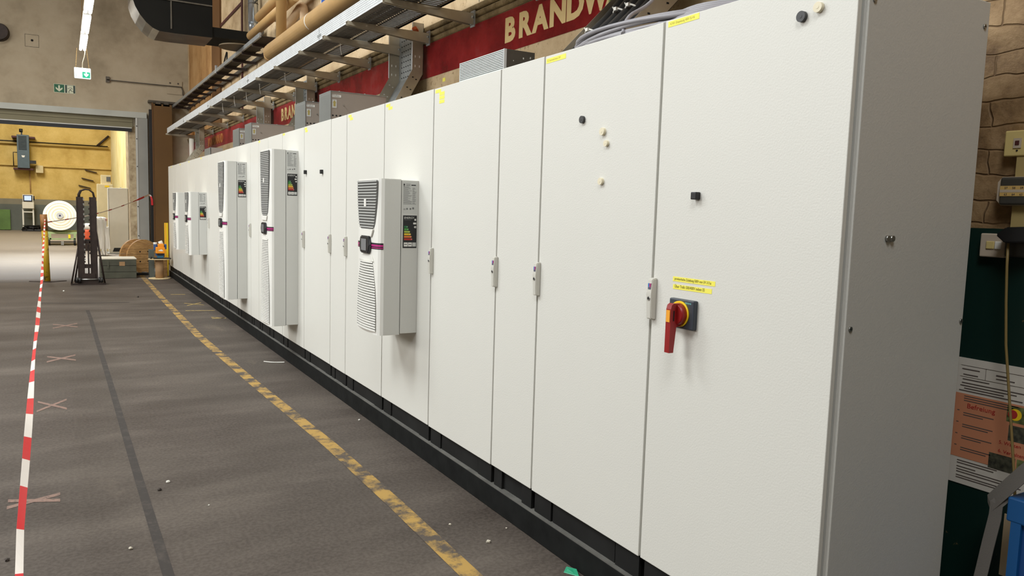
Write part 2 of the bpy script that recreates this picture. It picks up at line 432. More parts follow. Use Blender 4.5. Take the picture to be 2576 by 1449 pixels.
# ------------------------------------------------------------------ camera
f_px, pit, rol, yaw = 1922.979, 0.0999355, 0.0297016, 0.5327161
cy, sy, cp, sp, cr, sr = math.cos(yaw), math.sin(yaw), math.cos(pit), math.sin(pit), math.cos(rol), math.sin(rol)
fwd = Vector((sy*cp, cy*cp, -sp)); r0 = Vector((cy, -sy, 0)); u0 = r0.cross(fwd)
rt = r0*cr+u0*sr; upv = u0*cr-r0*sr
cam = bpy.data.cameras.new('camera'); co = bpy.data.objects.new('camera', cam); COL.objects.link(co)
mx = Matrix((rt, upv, -fwd)).transposed().to_4x4(); mx.translation = (0, 0, 1.55); co.matrix_world = mx
cam.sensor_fit = 'HORIZONTAL'; cam.sensor_width = 36; cam.lens = f_px/2576*36; cam.clip_start = 0.05; cam.clip_end = 200
sc.camera = co

# ------------------------------------------------------------------ room shell
WX = 2.75; GY = 20.6; FY = 42.5
def shell(name, b, label):
    return structure(b.build(name), label, name.split('_')[0])
shell('floor', MB(M_FLOOR).box(-9, 12, -4, 46, -0.2, 0), 'dark worn concrete hall floor')
wr = shell('wall_right', MB(M_PLASTER).box(WX, WX+0.4, 1.85, GY+0.3, 0, 8), 'rough tan plaster wall behind the cabinet row')
wn = shell('wall_right_near', MB(M_NEARBRICK).box(WX, WX+0.4, -4, 1.85, 1.54, 8), 'painted tan brick wall at the right picture edge')
MB(M_GREEN).box(WX-0.002, WX+0.4, -4, 1.85, 0, 1.54).build('green_dado', wn, 'dark green painted lower wall')
# painted stripe with lettering, brick course above it
MB(M_RED).box(WX-0.004, WX+0.01, 1.85, GY, 2.67, 2.955).build('painted_stripe', wr, 'glossy red painted stripe')
b = MB(M_LEDGE)
zz = 2.958
for k in range(3):
    b.box(WX-0.012-0.012*k, WX+0.02, 1.85, GY, zz, zz+0.042, bev=0.012); zz += 0.046
b.build('brick_course', wr, 'weathered brick courses above the red stripe')
def brand(y0, upto, m=M_LETTER, w=0.193):
    s = 'BRANDWAND'[:upto]
    b = MB(m)
    for i, c in enumerate(s):
        b.text(c, 0.222, (WX-0.0052, y0-0.012-0.193*i-(0.03 if i > 5 else 0), 2.745), FX, UZ, m, 0.001, sx=1.14 if c != 'W' else 1.0, bold=0.011)
    b.build('lettering', wr, 'cream painted fire wall lettering')
brand(4.875, 9); brand(11.32, 9); brand(17.7, 9, M_LETTER2)
# gate wall (opening x -3.6..1.57, z 0..3.49)
g = MB(M_GATEWALL)
g.box(-9, -3.6, GY, GY+0.35, 0, 8); g.box(-3.6, 1.44, GY, GY+0.35, 3.55, 8); g.box(1.44, WX, GY, GY+0.35, 0, 8)
wg = shell('wall_gate', g, 'grey beige plaster end wall around the gateway')
MB(M_JAMB).box(1.425, 1.57, GY-0.012, GY+0.36, 0, 3.3).build('jamb', wg, 'chipped plaster gateway jamb')
# patch with hole, outlined in the plaster
b = MB(M_GATEWALL, M_DARKHOLE)
for a in ((-0.616, -0.352, 5.15, 5.155), (-0.616, -0.352, 4.885, 4.89)): b.box(a[0], a[1], GY-0.004, GY, a[2], a[3], M_DARKHOLE)
for x in (-0.616, -0.355): b.box(x, x+0.004, GY-0.004, GY, 4.885, 5.155, M_DARKHOLE)
b.tube([(-0.48, GY-0.006, 5.03), (-0.48, GY, 5.03)], 0.025, 12, M_DARKHOLE)
b.build('patched_opening', wg, 'square plaster patch with small hole')
b = MB(M_DARKSTEEL)
b.box(0.98, 2.59, GY-0.05, GY-0.02, 4.315, 4.335); b.box(0.96, 1.04, GY-0.05, GY, 4.27, 4.40)
b.box(2.27, 2.61, GY-0.02, GY, 4.14, 4.46, M_GATEWALL)
for x in (2.34, 2.52): b.tube([(x, GY-0.026, 4.40), (x, GY-0.02, 4.40)], 0.02, 10, M_DARKSTEEL)
b.tube([(2.59, GY-0.035, 4.33), (2.63, GY-0.035, 4.22), (2.64, GY-0.035, 3.9)], 0.012, 8)
b.build('wall_rail', wg, 'thin iron rail fixed to the plaster')
# main hall rest
shell('wall_left', MB(M_LEFTWALL).box(-9.3, -9, -4, FY+0.5, 0, 8), 'far left hall wall')
shell('wall_back', MB(M_LEFTWALL).box(-9, WX, -4.3, -4, 0, 8), 'hall wall behind the viewer')
shell('ceiling', MB(M_CEIL).box(-9.3, 12, -4.3, FY+0.5, 8, 8.3), 'sooty grey hall ceiling')
# room beyond the gate
b = MB(M_YELLOWWALL)
b.box(-9, 2.6, FY, FY+0.3, 1.455, 8)
wy = shell('wall_far', b, 'ochre yellow wall of the room beyond the gate')
MB(M_GREYDADO2).box(-9, 2.6, FY-0.01, FY+0.3, 1.2, 1.455).build('dado_band', wy, 'paler grey band')
MB(M_GREYDADO).box(-9, 2.6, FY-0.01, FY+0.3, 0, 1.2).build('grey_dado', wy, 'dark grey painted lower wall')
b = MB(M_YELLOWWALL); b.box(-9, 2.12, FY-0.12, FY, 2.98, 3.1)
b.build('wall_ledge', wy, 'ochre ledge running along the wall')
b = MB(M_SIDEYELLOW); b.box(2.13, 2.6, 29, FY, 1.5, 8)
ws = shell('wall_far_right', b, 'sunlit pale yellow side wall beyond the gate')
MB(M_GREYDADO2).box(2.12, 2.6, 29, FY, 0, 1.5).build('grey_dado', ws, 'grey painted lower wall')
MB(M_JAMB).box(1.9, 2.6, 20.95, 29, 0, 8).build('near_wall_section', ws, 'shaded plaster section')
# pilasters on the right wall near its far end
b = MB(M_ORANGEWALL); b.box(WX-0.02, WX+0.02, 16.95, 20.25, 2.99+0.12, 8)
structure(b.build('trim_1'), 'orange brown rendered wall panel before the corner', 'trim')
b = MB(M_BROWN); b.box(WX-0.035, WX+0.02, 16.02, 16.95, 3.10, 8)
structure(b.build('trim_2'), 'brown steel column flange in the right wall', 'trim')
b = MB(M_MAROON)
b.box(WX-0.02, WX+0.01, 13.97, 14.05, 3.12, 8); b.box(WX-0.02, WX+0.01, 14.05, 16.02, 4.93, 4.98)
structure(b.build('trim_3'), 'thin maroon painted strips on the plaster', 'trim')

# ------------------------------------------------------------------ gate
gt = root('roller_gate', (0, GY-0.1, 0), 'grey steel roller gate frame with raised shutter in the end wall', 'gate')
b = MB(M_GATEHEAD); b.prism([(-3.6, -0.06, 3.45), (1.80, -0.06, 3.495), (1.80, -0.06, 3.63), (-3.6, -0.06, 3.575)], (0, 0.16, 0)); b.build('header', gt)
b = MB(M_GATESTEEL); b.box(1.585, 1.815, -0.05, 0.09, 0, 3.495); b.build('post', gt)
b = MB(M_GATELIGHT); b.box(1.56, 1.595, -0.06, 0.09, 0, 3.49)
for z in (3.3, 3.0, 2.35, 1.4, 0.7): b.tube([(1.578, -0.07, z), (1.578, -0.055, z)], 0.012, 8, M_DARKHOLE)
b.build('guide_rail', gt, 'pale guide rail with bolts')
b = MB(M_SHUTTER)
for k in range(4): b.prism([(-3.6, 0.02+0.015*(k % 2), 3.235+0.06*k), (1.5, 0.02+0.015*(k % 2), 3.265+0.06*k), (1.5, 0.02+0.015*(k % 2), 3.325+0.06*k), (-3.6, 0.02+0.015*(k % 2), 3.295+0.06*k)], (0, 0.03, 0))
b.build('shutter', gt, 'olive shutter slats')
b = MB(M_GATELIGHT); b.prism([(-3.6, 0.0, 3.21), (1.48, 0.0, 3.24), (1.48, 0.0, 3.262), (-3.6, 0.0, 3.232)], (0, 0.06, 0)); b.build('bottom_rail', gt)
b = MB(M_BLACK); b.prism([(-3.6, 0.005, 3.12), (1.48, 0.005, 3.165), (1.48, 0.005, 3.24), (-3.6, 0.005, 3.21)], (0, 0.05, 0)); b.build('rubber_seal', gt)
# sliding door leaf
sd = root('sliding_door_leaf', (1.87, GY-0.3, 0), 'tall dark brown sliding door leaf beside the gate post', 'door')
b = MB(M_BROWNDK); b.box(0.03, 0.47, 0, 0.08, 0.05, 3.84); b.build('leaf', sd)
b = MB(M_BLACK); b.box(-0.03, 0.03, -0.01, 0.09, 0.0, 3.7); b.build('edge_seal', sd)
b = MB(M_BROWN); b.box(0.03, 0.055, -0.01, 0.09, 0.05, 3.86); b.build('edge_strip', sd)
for x in (0.12, 0.30):
    b = MB(M_DARKSTEEL); b.box(x, x+0.1, 0, 0.08, 3.84, 3.90); b.box(x-0.02, x+0.12, 0.0, 0.06, 3.80, 3.84); b.build('hanger', sd)
b = MB(M_DARKSTEEL); b.box(-0.03, 0.75, 0.09, 0.3, 3.88, 3.93); b.build('track', sd)

# ------------------------------------------------------------------ cabinets
D = 1.902; ZT = 2.251; ZB = 0.229; BACK = 2.53
edges = [1.393, 2.193, 2.993, 3.393, 4.193, 4.993, 5.793, 6.193, 6.993, 7.793, 8.393, 8.863, 9.293, 10.093, 10.893, 11.413, 12.213, 13.013, 13.613, 14.413, 15.213, 15.913, 16.493, 17.24]
handle_y = {0: 2.180, 1: 2.985, 2: 3.386, 3: 4.170, 5: 5.775, 6: 6.184, 7: 6.980, 10: 8.40, 11: 9.275, 15: 12.198}
cab_desc = [
 'wide light grey cabinet with red isolator switch, nearest of the row',
 'wide light grey cabinet with four round magnets on its door, under the grey cable coil',
 'narrow light grey cabinet between the magnet door cabinet and the smudged one',
 'light grey cabinet with a column of four yellow notes at its top corner',
 'light grey cabinet carrying the nearest cooling unit on its door',
 'light grey cabinet just beyond the nearest cooling unit, with two note scraps',
 'narrow light grey cabinet in front of the large grey resistor box',
 'light grey cabinet with two small black knobs high on its door',
 'light grey cabinet carrying the second cooling unit counted from the viewer',
 'light grey cabinet seen left of the second cooling unit, scrap note in its corner',
 'slim light grey cabinet under the second pair of resistor boxes',
 'slim light grey cabinet just right of the third cooling unit',
 'light grey cabinet carrying the third cooling unit counted from the viewer',
 'light grey cabinet half hidden by the third cooling unit, left of it',
 'slim light grey cabinet behind the third cooling unit',
 'light grey cabinet right of the fourth cooling unit, with slim handle',
 'light grey cabinet carrying the fourth cooling unit counted from the viewer',
 'slim light grey cabinet seen above and behind the fourth cooling unit',
 'light grey cabinet carrying the farthest cooling unit',
 'fourth light grey cabinet from the far end, past the farthest cooling unit',
 'third light grey cabinet from the far end, just past the low grey box',
 'next to last light grey cabinet at the far end of the row',
 'last light grey cabinet of the row, beside the cable spool',
]
def handle_mesh():
    b = MB(M_HANDLE)
    # tapered lever body, local: origin at the door face, z centre 0
    b.prism([(0, -0.016, -0.079), (-0.022, -0.013, -0.075), (-0.026, -0.013, 0.02), (-0.021, -0.013, 0.074), (0, -0.016, 0.079)], (0, 0.026, 0))
    es = [e for e in b.bm.edges]
    bmesh.ops.bevel(b.bm, geom=es, offset=0.003, segments=2, affect='EDGES')
    b.box(-0.0255, -0.021, -0.009, -0.0005, 0.044, 0.058, M_MAG); b.box(-0.0257, -0.021, -0.0005, 0.006, 0.044, 0.058, M_BLUE)
    b.box(-0.0255, -0.021, -0.009, 0.006, 0.036, 0.0385, M_NAVY); b.box(-0.0255, -0.021, -0.009, 0.006, 0.040, 0.0425, M_NAVY)
    b.tube([(-0.020, -0.001, 0.002), (-0.0275, -0.001, 0.002)], 0.0075, 14, M_ZINC)
    b.tube([(-0.027, -0.001, 0.002), (-0.0279, -0.001, 0.002)], 0.0045, 12, M_DARKHOLE)
    return b
h_proto = None
for i in range(len(edges)-1):
    y0, y1 = edges[i], edges[i+1]; w = y1-y0
    c = root('switch_cabinet', (D, y0, 0), cab_desc[i], 'cabinet', 'row of light grey switch cabinets')
    dz = random.uniform(-0.002, 0.002)
    g2 = 0.006
    b = MB(M_SIDE); b.box(0.026, BACK-D, 0.001, w-0.001, ZB-0.004, ZT-0.006, bev=0.004); b.build('body', c)
    b = MB(M_GASKET); b.box(0.019, 0.026, 0.02, w-0.02, ZB+0.02, ZT-0.02); b.build('door_gasket', c)
    b = MB(M_CAB); b.box(0, 0.018, g2, w-g2, ZB+dz, ZT+dz, bev=0.0025)
    d = b.build('door', c)
    if i in handle_y:
        if h_proto is None:
            h = handle_mesh().build('handle', d); h_proto = h
        else:
            h = h_proto.copy(); COL.objects.link(h); h.parent = d
        h.location = (0, handle_y[i]-y0, 1.241)
    b = MB(M_PLINTH)
    b.box(0.026, BACK-D-0.03, 0.012, w-0.012, 0.13, ZB-0.004)
    p = b.build('plinth', c)
    e_ = 0.16 if w > 0.5 else 0.1
    MB(M_PLINTH).box(0.012, 0.028, 0.012, e_, 0.128, ZB-0.006).build('plinth_corner', c)
    MB(M_PLINTH).box(0.012, 0.028, w-e_, w-0.02, 0.128, ZB-0.006).build('plinth_corner', c)
    if i != 2: MB(M_PLINTH).box(0.017, 0.028, e_+0.01, w-e_-0.01, 0.128, ZB-0.006).build('plinth_panel', c)
    if i == 0:
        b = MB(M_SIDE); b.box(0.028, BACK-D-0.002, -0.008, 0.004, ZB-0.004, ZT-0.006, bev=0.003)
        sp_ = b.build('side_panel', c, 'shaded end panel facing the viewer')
        for (x, z) in ((1.952, 2.162), (2.502, 2.168), (1.951, 1.241), (2.514, 1.238), (2.01, 0.4)):
            b = MB(M_ZINC); b.tube([(x-D, -0.008, z), (x-D, -0.012, z)], 0.0075, 14); b.tube([(x-D, -0.0118, z), (x-D, -0.0125, z)], 0.003, 6, M_DARKHOLE); b.build('screw', sp_)
        b = MB(M_ZINC); b.tube([(2.09-D, -0.008, 1.503), (2.09-D, -0.016, 1.503)], 0.009, 12); b.tube([(2.108-D, -0.008, 1.503), (2.108-D, -0.018, 1.503)], 0.009, 12); b.build('bolt_pair', sp_)
# long black base frame under the row
bf = root('base_frame', (1.895, 1.35, 0), 'long low black base frame under the whole cabinet row', 'base frame')
b = MB(M_BASE); b.box(0, 0.60, 0, 15.92, 0, 0.122, bev=0.004); b.build('beam', bf)
b = MB(M_LEDGETOP); b.box(0.001, 0.60, 0.0, 15.92, 0.121, 0.127); b.build('top_ledge', bf, 'dusty grey top ledge')

# isolator switch on the first door
sw = root('isolator_switch', (D, 2.01, 1.206), 'red lever isolator switch on dark square plate', 'switch')
b = MB(M_SWPLATE); b.box(-0.020, 0.001, -0.062, 0.062, -0.052, 0.052, bev=0.004)
b.text('SIEMENS', 0.0085, (-0.0204, -0.018, 0.038), FX, UZ, M_CYAN, 0.0002)
b.build('base_plate', sw)
b = MB(M_YELL); b.tube([(-0.019, 0.004, 0.0), (-0.026, 0.004, 0.0)], 0.046, 40); b.build('yellow_ring', sw)
b = MB(M_REDH)
b.tube([(-0.024, 0.002, 0.0), (-0.050, 0.002, 0.0)], 0.040, 40, r2=0.037)
b.prism([(-0.028, -0.012, 0.036), (-0.064, -0.012, 0.040), (-0.074, -0.012, 0.034), (-0.078, -0.012, 0.020), (-0.078, -0.012, -0.135), (-0.058, -0.012, -0.135), (-0.049, -0.012, -0.044), (-0.028, -0.012, -0.040)], (0, 0.024, 0))
bmesh.ops.bevel(b.bm, geom=[e for e in b.bm.edges if len(e.link_faces) == 2 and abs((e.verts[0].co-e.verts[1].co).length) > 0.03 and e.calc_face_angle(0) > 0.6 and not any(len(f.verts) > 20 for f in e.link_faces)], offset=0.003, segments=2, affect='EDGES')
b.box(-0.066, -0.061, -0.0126, -0.011, -0.022, 0.014, M_DARKHOLE)
b.build('lever', sw)
b = MB(M_AMBER); b.box(-0.0800, -0.0778, -0.009, 0.009, -0.026, 0.016); b.build('sticker', sw, 'amber sticker on the lever')

# magnets and knobs
def magnet(y, z, r, m, label, h=0.012, grp='magnets on the doors'):
    b = MB(m); b.tube([(0.001, 0, 0), (-h, 0, 0)], r, 24); b.tube([(-h, 0, 0), (-h-0.0008, 0, 0)], r*0.35, 16, m)
    o = b.build('round_magnet'); o.location = (D, y, z); bmv = o.modifiers.new('edge', 'BEVEL'); bmv.width = 0.002; bmv.segments = 2; bmv.limit_method = 'ANGLE'
    tag(o, label, 'magnet', grp)
magnet(1.581, 2.146, 0.016, M_MAGNET_B, 'large charcoal round magnet near the top of the first door')
magnet(1.524, 2.161, 0.015, M_MAGNET_W, 'large cream round magnet near the top of the first door')
magnet(2.677, 1.942, 0.0155, M_MAGNET_B, 'charcoal round magnet, topmost on the second door')
magnet(2.531, 1.882, 0.0155, M_MAGNET_W, 'cream round magnet just below the charcoal one on the second door')
magnet(2.504, 1.833, 0.0125, M_MAGNET_W, 'smallest cream round magnet on the second door')
magnet(2.530, 1.682, 0.0145, M_MAGNET_W, 'lowest cream round magnet on the second door')
def knob(y, z, label, r=0.012):
    b = MB(M_BLACK); b.box(-0.022, 0.001, -r, r, -r, r, bev=0.003); o = b.build('black_knob'); o.location = (D, y, z); tag(o, label, 'knob', 'small black knobs on the doors')
knob(1.978, 1.622, 'small black knob above the switch on the first door', 0.013)
knob(6.92, 1.845, 'small black knob right of the second cooling unit, farther of the pair', 0.017)
knob(6.42, 1.834, 'small black knob right of the second cooling unit, nearer of the pair', 0.017)

# yellow notes
def note(y0, z0, y1, z1, h, txt, label, ink=M_NOTEINK, size=0.014, grp='yellow label notes'):
    """strip from upper-left (y0,z0) to upper-right (y1,z1)"""
    L_ = math.hypot(y0-y1, z0-z1); ang = math.atan2(z1-z0, y0-y1)
    b = MB(M_NOTE); b.box(-0.0008, 0.0004, -L_, 0, -h, 0)
    if txt: b.text(txt, size, (-0.0009, -0.008, -h*0.68), FX, UZ, ink, 0.0001, sx=0.82, bold=0.0003)
    o = b.build('yellow_note'); o.location = (D, y0, z0); o.rotation_euler = (-ang, 0, 0)
    tag(o, label, 'note', grp)
note(2.080, 1.3335, 1.872, 1.3335, 0.017, 'provisorische Zuleitung 500V von UV 313.a', 'upper handwritten yellow strip above the red switch', size=0.0125)
note(2.078, 1.3055, 1.886, 1.3065, 0.017, 'Über Trafo 500/400V neben SS', 'lower handwritten yellow strip above the red switch', size=0.0145)
note(2.172, 2.245, 2.016, 2.2465, 0.020, '+UV01 Einspeisung 400V 3L+N', 'faintly written yellow strip in the top corner of the first door', M_NOTEINK2, 0.012)
note(2.979, 2.237, 2.824, 2.2385, 0.021, '02 Sammelschiene 24V', 'faintly written yellow strip in the top corner of the second door', M_NOTEINK2, 0.014)
sn = [(4.172, 2.240, 0.075, 'first of the yellow scraps on the fourth door, in its top corner'),
      (4.117, 2.222, 0.068, 'yellow scrap under the corner one on the fourth door'),
      (4.116, 2.200, 0.068, 'third yellow scrap from the top on the fourth door'),
      (4.117, 2.177, 0.068, 'lowest yellow scrap on the fourth door'),
      (4.963, 2.239, 0.072, 'upper yellow scrap above the nearest cooling unit'),
      (4.922, 2.218, 0.072, 'lower yellow scrap above the nearest cooling unit'),
      (5.752, 2.240, 0.070, 'upper yellow scrap on the door just left of the nearest cooling unit'),
      (5.720, 2.218, 0.070, 'lower yellow scrap on the door just left of the nearest cooling unit'),
      (6.978, 2.240, 0.075, 'upper yellow scrap on the door below the smaller near resistor box'),
      (6.955, 2.218, 0.075, 'lower yellow scrap on the door below the smaller near resistor box'),
      (7.770, 2.245, 0.08, 'yellow scrap above the second cooling unit'),
      (8.855, 2.242, 0.075, 'small yellow scrap between the second and third cooling units'),
      (12.98, 2.240, 0.10, 'yellow scrap above the fourth cooling unit, right one'),
      (14.32, 2.240, 0.10, 'yellow scrap above the fourth cooling unit, left one'),
      (15.45, 2.235, 0.10, 'yellow scrap on the third door from the far end of the row'),
      (16.77, 2.235, 0.12, 'farthest yellow scrap at the end of the row')]
for (y, z, w, lb) in sn: note(y, z, y-w, z, 0.019, None, lb, grp='yellow note scraps')
b = MB(M_NOTE); b.box(-0.001, 0.001, -0.025, 0.025, -0.0, 0.03); o = b.build('yellow_note'); o.location = (WX-0.001, 5.87, 2.60); tag(o, 'tiny yellow square stuck on the wall above the fourth door', 'note', 'yellow note scraps')

# ------------------------------------------------------------------ cooling units
def cooling_unit(loc, h, gz, label, w=0.4):
    """local: x from 0 (door face) to -0.26, y 0..w (0 = side facing the viewer), z 0..h; gz = (upper grille bottom, display centre, lower grille top) as fractions from the top"""
    r = root('cooling_unit', loc, label, 'cooling unit', 'wall mounted cooling units on the cabinet doors')
    b = MB(M_ACSIDE); b.box(-0.112, 0, 0, w, 0.006, h-0.004, bev=0.003); hs = b.build('rear_housing', r)
    b = MB(M_GASKET); b.box(-0.117, -0.110, 0.004, w-0.004, 0.006, h-0.006); b.build('joint', r)
    zu, zd, zl = h*(1-gz[0]), h*(1-gz[1]), h*(1-gz[2])
    # front cover: outline in plan swept upwards, softly rounded front edges
    b = MB(M_ACFRONT)
    plan = [(-0.116, 0), (-0.222, 0), (-0.240, 0.006), (-0.252, 0.022), (-0.258, 0.06), (-0.259, w/2), (-0.258, w-0.06), (-0.252, w-0.022), (-0.240, w-0.006), (-0.222, w), (-0.116, w)]
    b.prism([(x, y, 0) for x, y in plan], (0, 0, h))
    fr = b.build('front_cover', r, 'white plastic front cover')
    b = MB(M_ACSIDE)
    b.box(-0.222, -0.1165, -0.0012, 0.004, 0.003, h-0.003, bev=0.001); b.build('cover_side', r, 'grey side sheet')
    # upper intake grille: dark tapered recess with slats
    b = MB(M_ACDARK)
    top_, bot = h-0.010, zu
    def half(z):   # half width of the grille at height z
        t = (top_-z)/(top_-bot); return (w/2-0.022) - 0.050*t**2 - (0.06*max(0, (t-0.88)/0.12)**2)
    pts = []
    zs = [top_-(top_-bot)*k/14 for k in range(15)]
    outline = [(-0.2592, w/2-half(z), z) for z in zs]+[(-0.2592, w/2+half(z), z) for z in zs[::-1]]
    b.prism(outline, (-0.0015, 0, 0)); b.build('intake_grille', fr, 'dark intake recess')
    b = MB(M_ACSLAT); n = max(12, int((top_-bot)/0.0165))
    for k in range(n):
        z = top_-0.006-(top_-bot-0.012)*k/(n-1); hw = half(z)-0.004
        b.box(-0.2665, -0.2600, w/2-hw, w/2+hw, z-0.0035, z+0.0035)
    b.build('intake_slats', fr, 'grey intake slats')
    b = MB(M_ACFRONT); zc = top_-(top_-bot)*0.45
    b.box(-0.2685, -0.264, w/2+0.0, w/2+0.035, zc-0.02, zc+0.025); b.build('filter_clip', fr)
    # lip below the intake
    b = MB(M_ACFRONT); hw = half(bot+0.01)+0.03
    b.prism([(-0.258, w/2-hw, bot+0.012), (-0.258, w/2+hw, bot+0.012), (-0.258, w/2+hw*0.75, bot-0.035), (-0.258, w/2-hw*0.75, bot-0.035)], (-0.010, 0, 0))
    bmesh.ops.bevel(b.bm, geom=list(b.bm.edges), offset=0.004, segments=2, affect='EDGES'); b.build('intake_lip', fr)
    # outlet louvres: convex bulge of slats
    b = MB(M_ACFRONT); b2 = MB(M_ACDARK); lo = 0.022; top2 = zl-0.03; n = int((top2-lo)/0.0155)
    def half2(z):
        t = (z-lo)/(top2-lo); return (w/2-0.030) - 0.06*t**3
    out = [lo+(top2-lo)*k/14 for k in range(15)]
    b2.prism([(-0.2592, w/2-half2(z)+0.006, z) for z in out]+[(-0.2592, w/2+half2(z)-0.006, z) for z in out[::-1]], (-0.002, 0, 0))
    for k in range(n):
        z = lo+0.004+(top2-lo-0.008)*k/(n-1); hw = half2(z)-0.003
        seg = [(-0.2615-0.014*(1-(q/5-1)**2), w/2-hw+2*hw*q/10) for q in range(11)]
        b.prism([(x, y, z-0.0052) for x, y in seg]+[(x, y, z-0.0052) for x, y in [(-0.259, w/2+hw), (-0.259, w/2-hw)]], (0, 0, 0.0098))
    b2.build('outlet_recess', fr, 'dark outlet recess'); b.build('outlet_louvres', fr, 'white curved louvres')
    b = MB(M_ACFRONT); hw = half2(top2)+0.02
    b.prism([(-0.258, w/2-hw*0.72, zl+0.012), (-0.258, w/2+hw*0.72, zl+0.012), (-0.258, w/2+hw, zl-0.03), (-0.258, w/2-hw, zl-0.03)], (-0.007, 0, 0))
    bmesh.ops.bevel(b.bm, geom=list(b.bm.edges), offset=0.003, segments=2, affect='EDGES'); b.build('outlet_lip', fr)
    # display bezel, hexagonal, with a magenta striped band running round to the side
    b = MB(M_BLACK)
    plan2 = [(-0.232, -0.0015), (-0.241, 0.005), (-0.2535, 0.021), (-0.2597, 0.06), (-0.2607, w/2), (-0.2597, w-0.06), (-0.2535, w-0.021), (-0.241, w-0.005), (-0.232, w+0.0015)]
    for e_, z_a, z_b, m_ in ((0.0, -0.022, 0.016, None), (0.0008, -0.006, 0.006, M_PINK), (0.0008, -0.017, -0.012, M_PINK)):
        ps = [(x-e_, y+(-e_ if y < w/2 else e_), zd+z_a) for x, y in plan2]+[(-0.20, w-0.01, zd+z_a), (-0.20, 0.01, zd+z_a)]
        b.prism(ps, (0, 0, z_b-z_a), m_)
    b.build('striped_band', r, 'black band with magenta stripes')
    b = MB(M_HEX); hx = 0.066; hz = 0.054
    b.prism([(-0.258, w/2-hx*1.35, zd-0.004), (-0.258, w/2-hx, zd+hz), (-0.258, w/2+hx, zd+hz), (-0.258, w/2+hx*1.35, zd-0.004), (-0.258, w/2+hx, zd-hz), (-0.258, w/2-hx, zd-hz)], (-0.022, 0, 0))
    bmesh.ops.bevel(b.bm, geom=list(b.bm.edges), offset=0.006, segments=2, affect='EDGES')
    dp = b.build('display', r, 'anthracite display bezel')
    b = MB(M_BLACK); b.box(-0.2808, -0.279, w/2-0.058, w/2+0.058, zd-0.045, zd+0.045)
    b.box(-0.2818, -0.280, w/2-0.045, w/2+0.045, zd-0.036, zd+0.036, M_SCREEN); b.build('screen', dp)
    # type plate and energy label on the rear housing side
    b = MB(M_LABEL); b.box(-0.104, -0.012, -0.0008, 0.001, h-0.205, h-0.012)
    T = -0.0012
    b.box(-0.101, -0.092, T, 0, h-0.036, h-0.026, M_INK); b.box(-0.101, -0.092, T, 0, h-0.042, h-0.038, M_LABELTXT)
    rr = random.Random(3)
    for k in range(22):
        z = h-0.028-k*0.0058
        if z < h-0.165: break
        b.box(-0.084 if k < 3 else -0.101, -0.062+rr.uniform(-0.01, 0.02) if k > 2 else -0.055, T, 0, z, z+0.0022, M_LABELTXT)
        if k > 3: b.box(-0.042, -0.028+rr.uniform(-0.004, 0.012), T, 0, z, z+0.0022, M_LABELTXT)
    b.box(-0.050, -0.020, T, 0, h-0.036, h-0.030, M_INK)
    b.text('CE', 0.012, (-0.101, T, h-0.185), RX, UZ, M_INK, 0.0002); b.tube([(-0.076, 0, h-0.178), (-0.076, T, h-0.178)], 0.006, 12, M_LABELTXT); b.tube([(-0.054, 0, h-0.178), (-0.054, T, h-0.178)], 0.006, 12, M_LABELTXT); b.box(-0.042, -0.030, T, 0, h-0.180, h-0.168, M_LABELTXT)
    b.build('type_plate', hs, 'silver type plate with small print')
    b = MB(M_BLACK); z1 = h-0.218; z0 = h-0.418; b.box(-0.101, -0.010, -0.0012, 0.001, z0, z1); T = -0.0016
    H_ = z1-z0
    b.text('ENERGY', 0.0165, (-0.095, T, z1-0.020), RX, UZ, M_WHITEPR, 0.0002, sx=1.1)
    b.text('Classification', 0.0088, (-0.094, T, z1-0.029), RX, UZ, M_LABELTXT, 0.0002, sx=1.0)
    b.box(-0.026, -0.015, T, 0, z1-0.032, z1-0.020, M_WHITEPR); b.box(-0.034, -0.014, T, 0, z1-0.054, z1-0.043, M_WHITEPR)
    b.prism([(-0.029, T, z1-0.071), (-0.024, T, z1-0.065), (-0.014, T, z1-0.065), (-0.014, T, z1-0.077), (-0.024, T, z1-0.077)], (0, 0.002, 0), M_WHITEPR)
    b.text('A', 0.010, (-0.0225, T-0.0002, z1-0.0745), RX, UZ, M_INK, 0.0001)
    for k, (m, ln) in enumerate(((M_EGREEN, 0.026), (M_EGREEN2, 0.031), (M_EYG, 0.040), (M_EYEL, 0.046), (M_EORG, 0.051), (M_ERED, 0.056))):
        z = z1-0.070-k*0.0152
        b.prism([(-0.093, T, z-0.0055), (-0.093+ln-0.005, T, z-0.0055), (-0.093+ln, T, z), (-0.093+ln-0.005, T, z+0.0055), (-0.093, T, z+0.0055)], (0, 0.002, 0), m)
        b.text('AAABCD'[k], 0.0085, (-0.093+ln-0.010, T-0.0002, z-0.003), RX, UZ, M_WHITEPR, 0.0001)
    b.box(-0.094, -0.069, T, 0, z0+0.009, z0+0.034, M_WHITEPR); b.box(-0.066, -0.041, T, 0, z0+0.009, z0+0.034, M_WHITEPR); b.box(-0.038, -0.014, T, 0, z0+0.009, z0+0.034, M_LABEL)
    b.box(-0.091, -0.073, T-0.0003, 0, z0+0.020, z0+0.024, M_INK); b.box(-0.063, -0.045, T-0.0003, 0, z0+0.020, z0+0.024, M_INK)
    b.build('energy_label', hs, 'black energy label with coloured arrows')
    return r
ac_small = cooling_unit((D, 4.393, 0.767), 0.957, (0.335, 0.425, 0.50), 'short white cooling unit with dark hexagonal display, nearest to the viewer')
ac_tall = cooling_unit((D, 7.193, 0.417), 1.636, (0.38, 0.445, 0.49), 'tall white cooling unit with striped band, second counted from the viewer')
dup(ac_tall, (D, 9.493, 0.404), 'tall white cooling unit behind the first tall one, third counted from the viewer')
a4 = dup(ac_small, (D, 12.44, 0.745), 'short white cooling unit left of the tall pair, with a lit energy label')
a4['label'] = 'short white cooling unit just left of the farther tall unit'
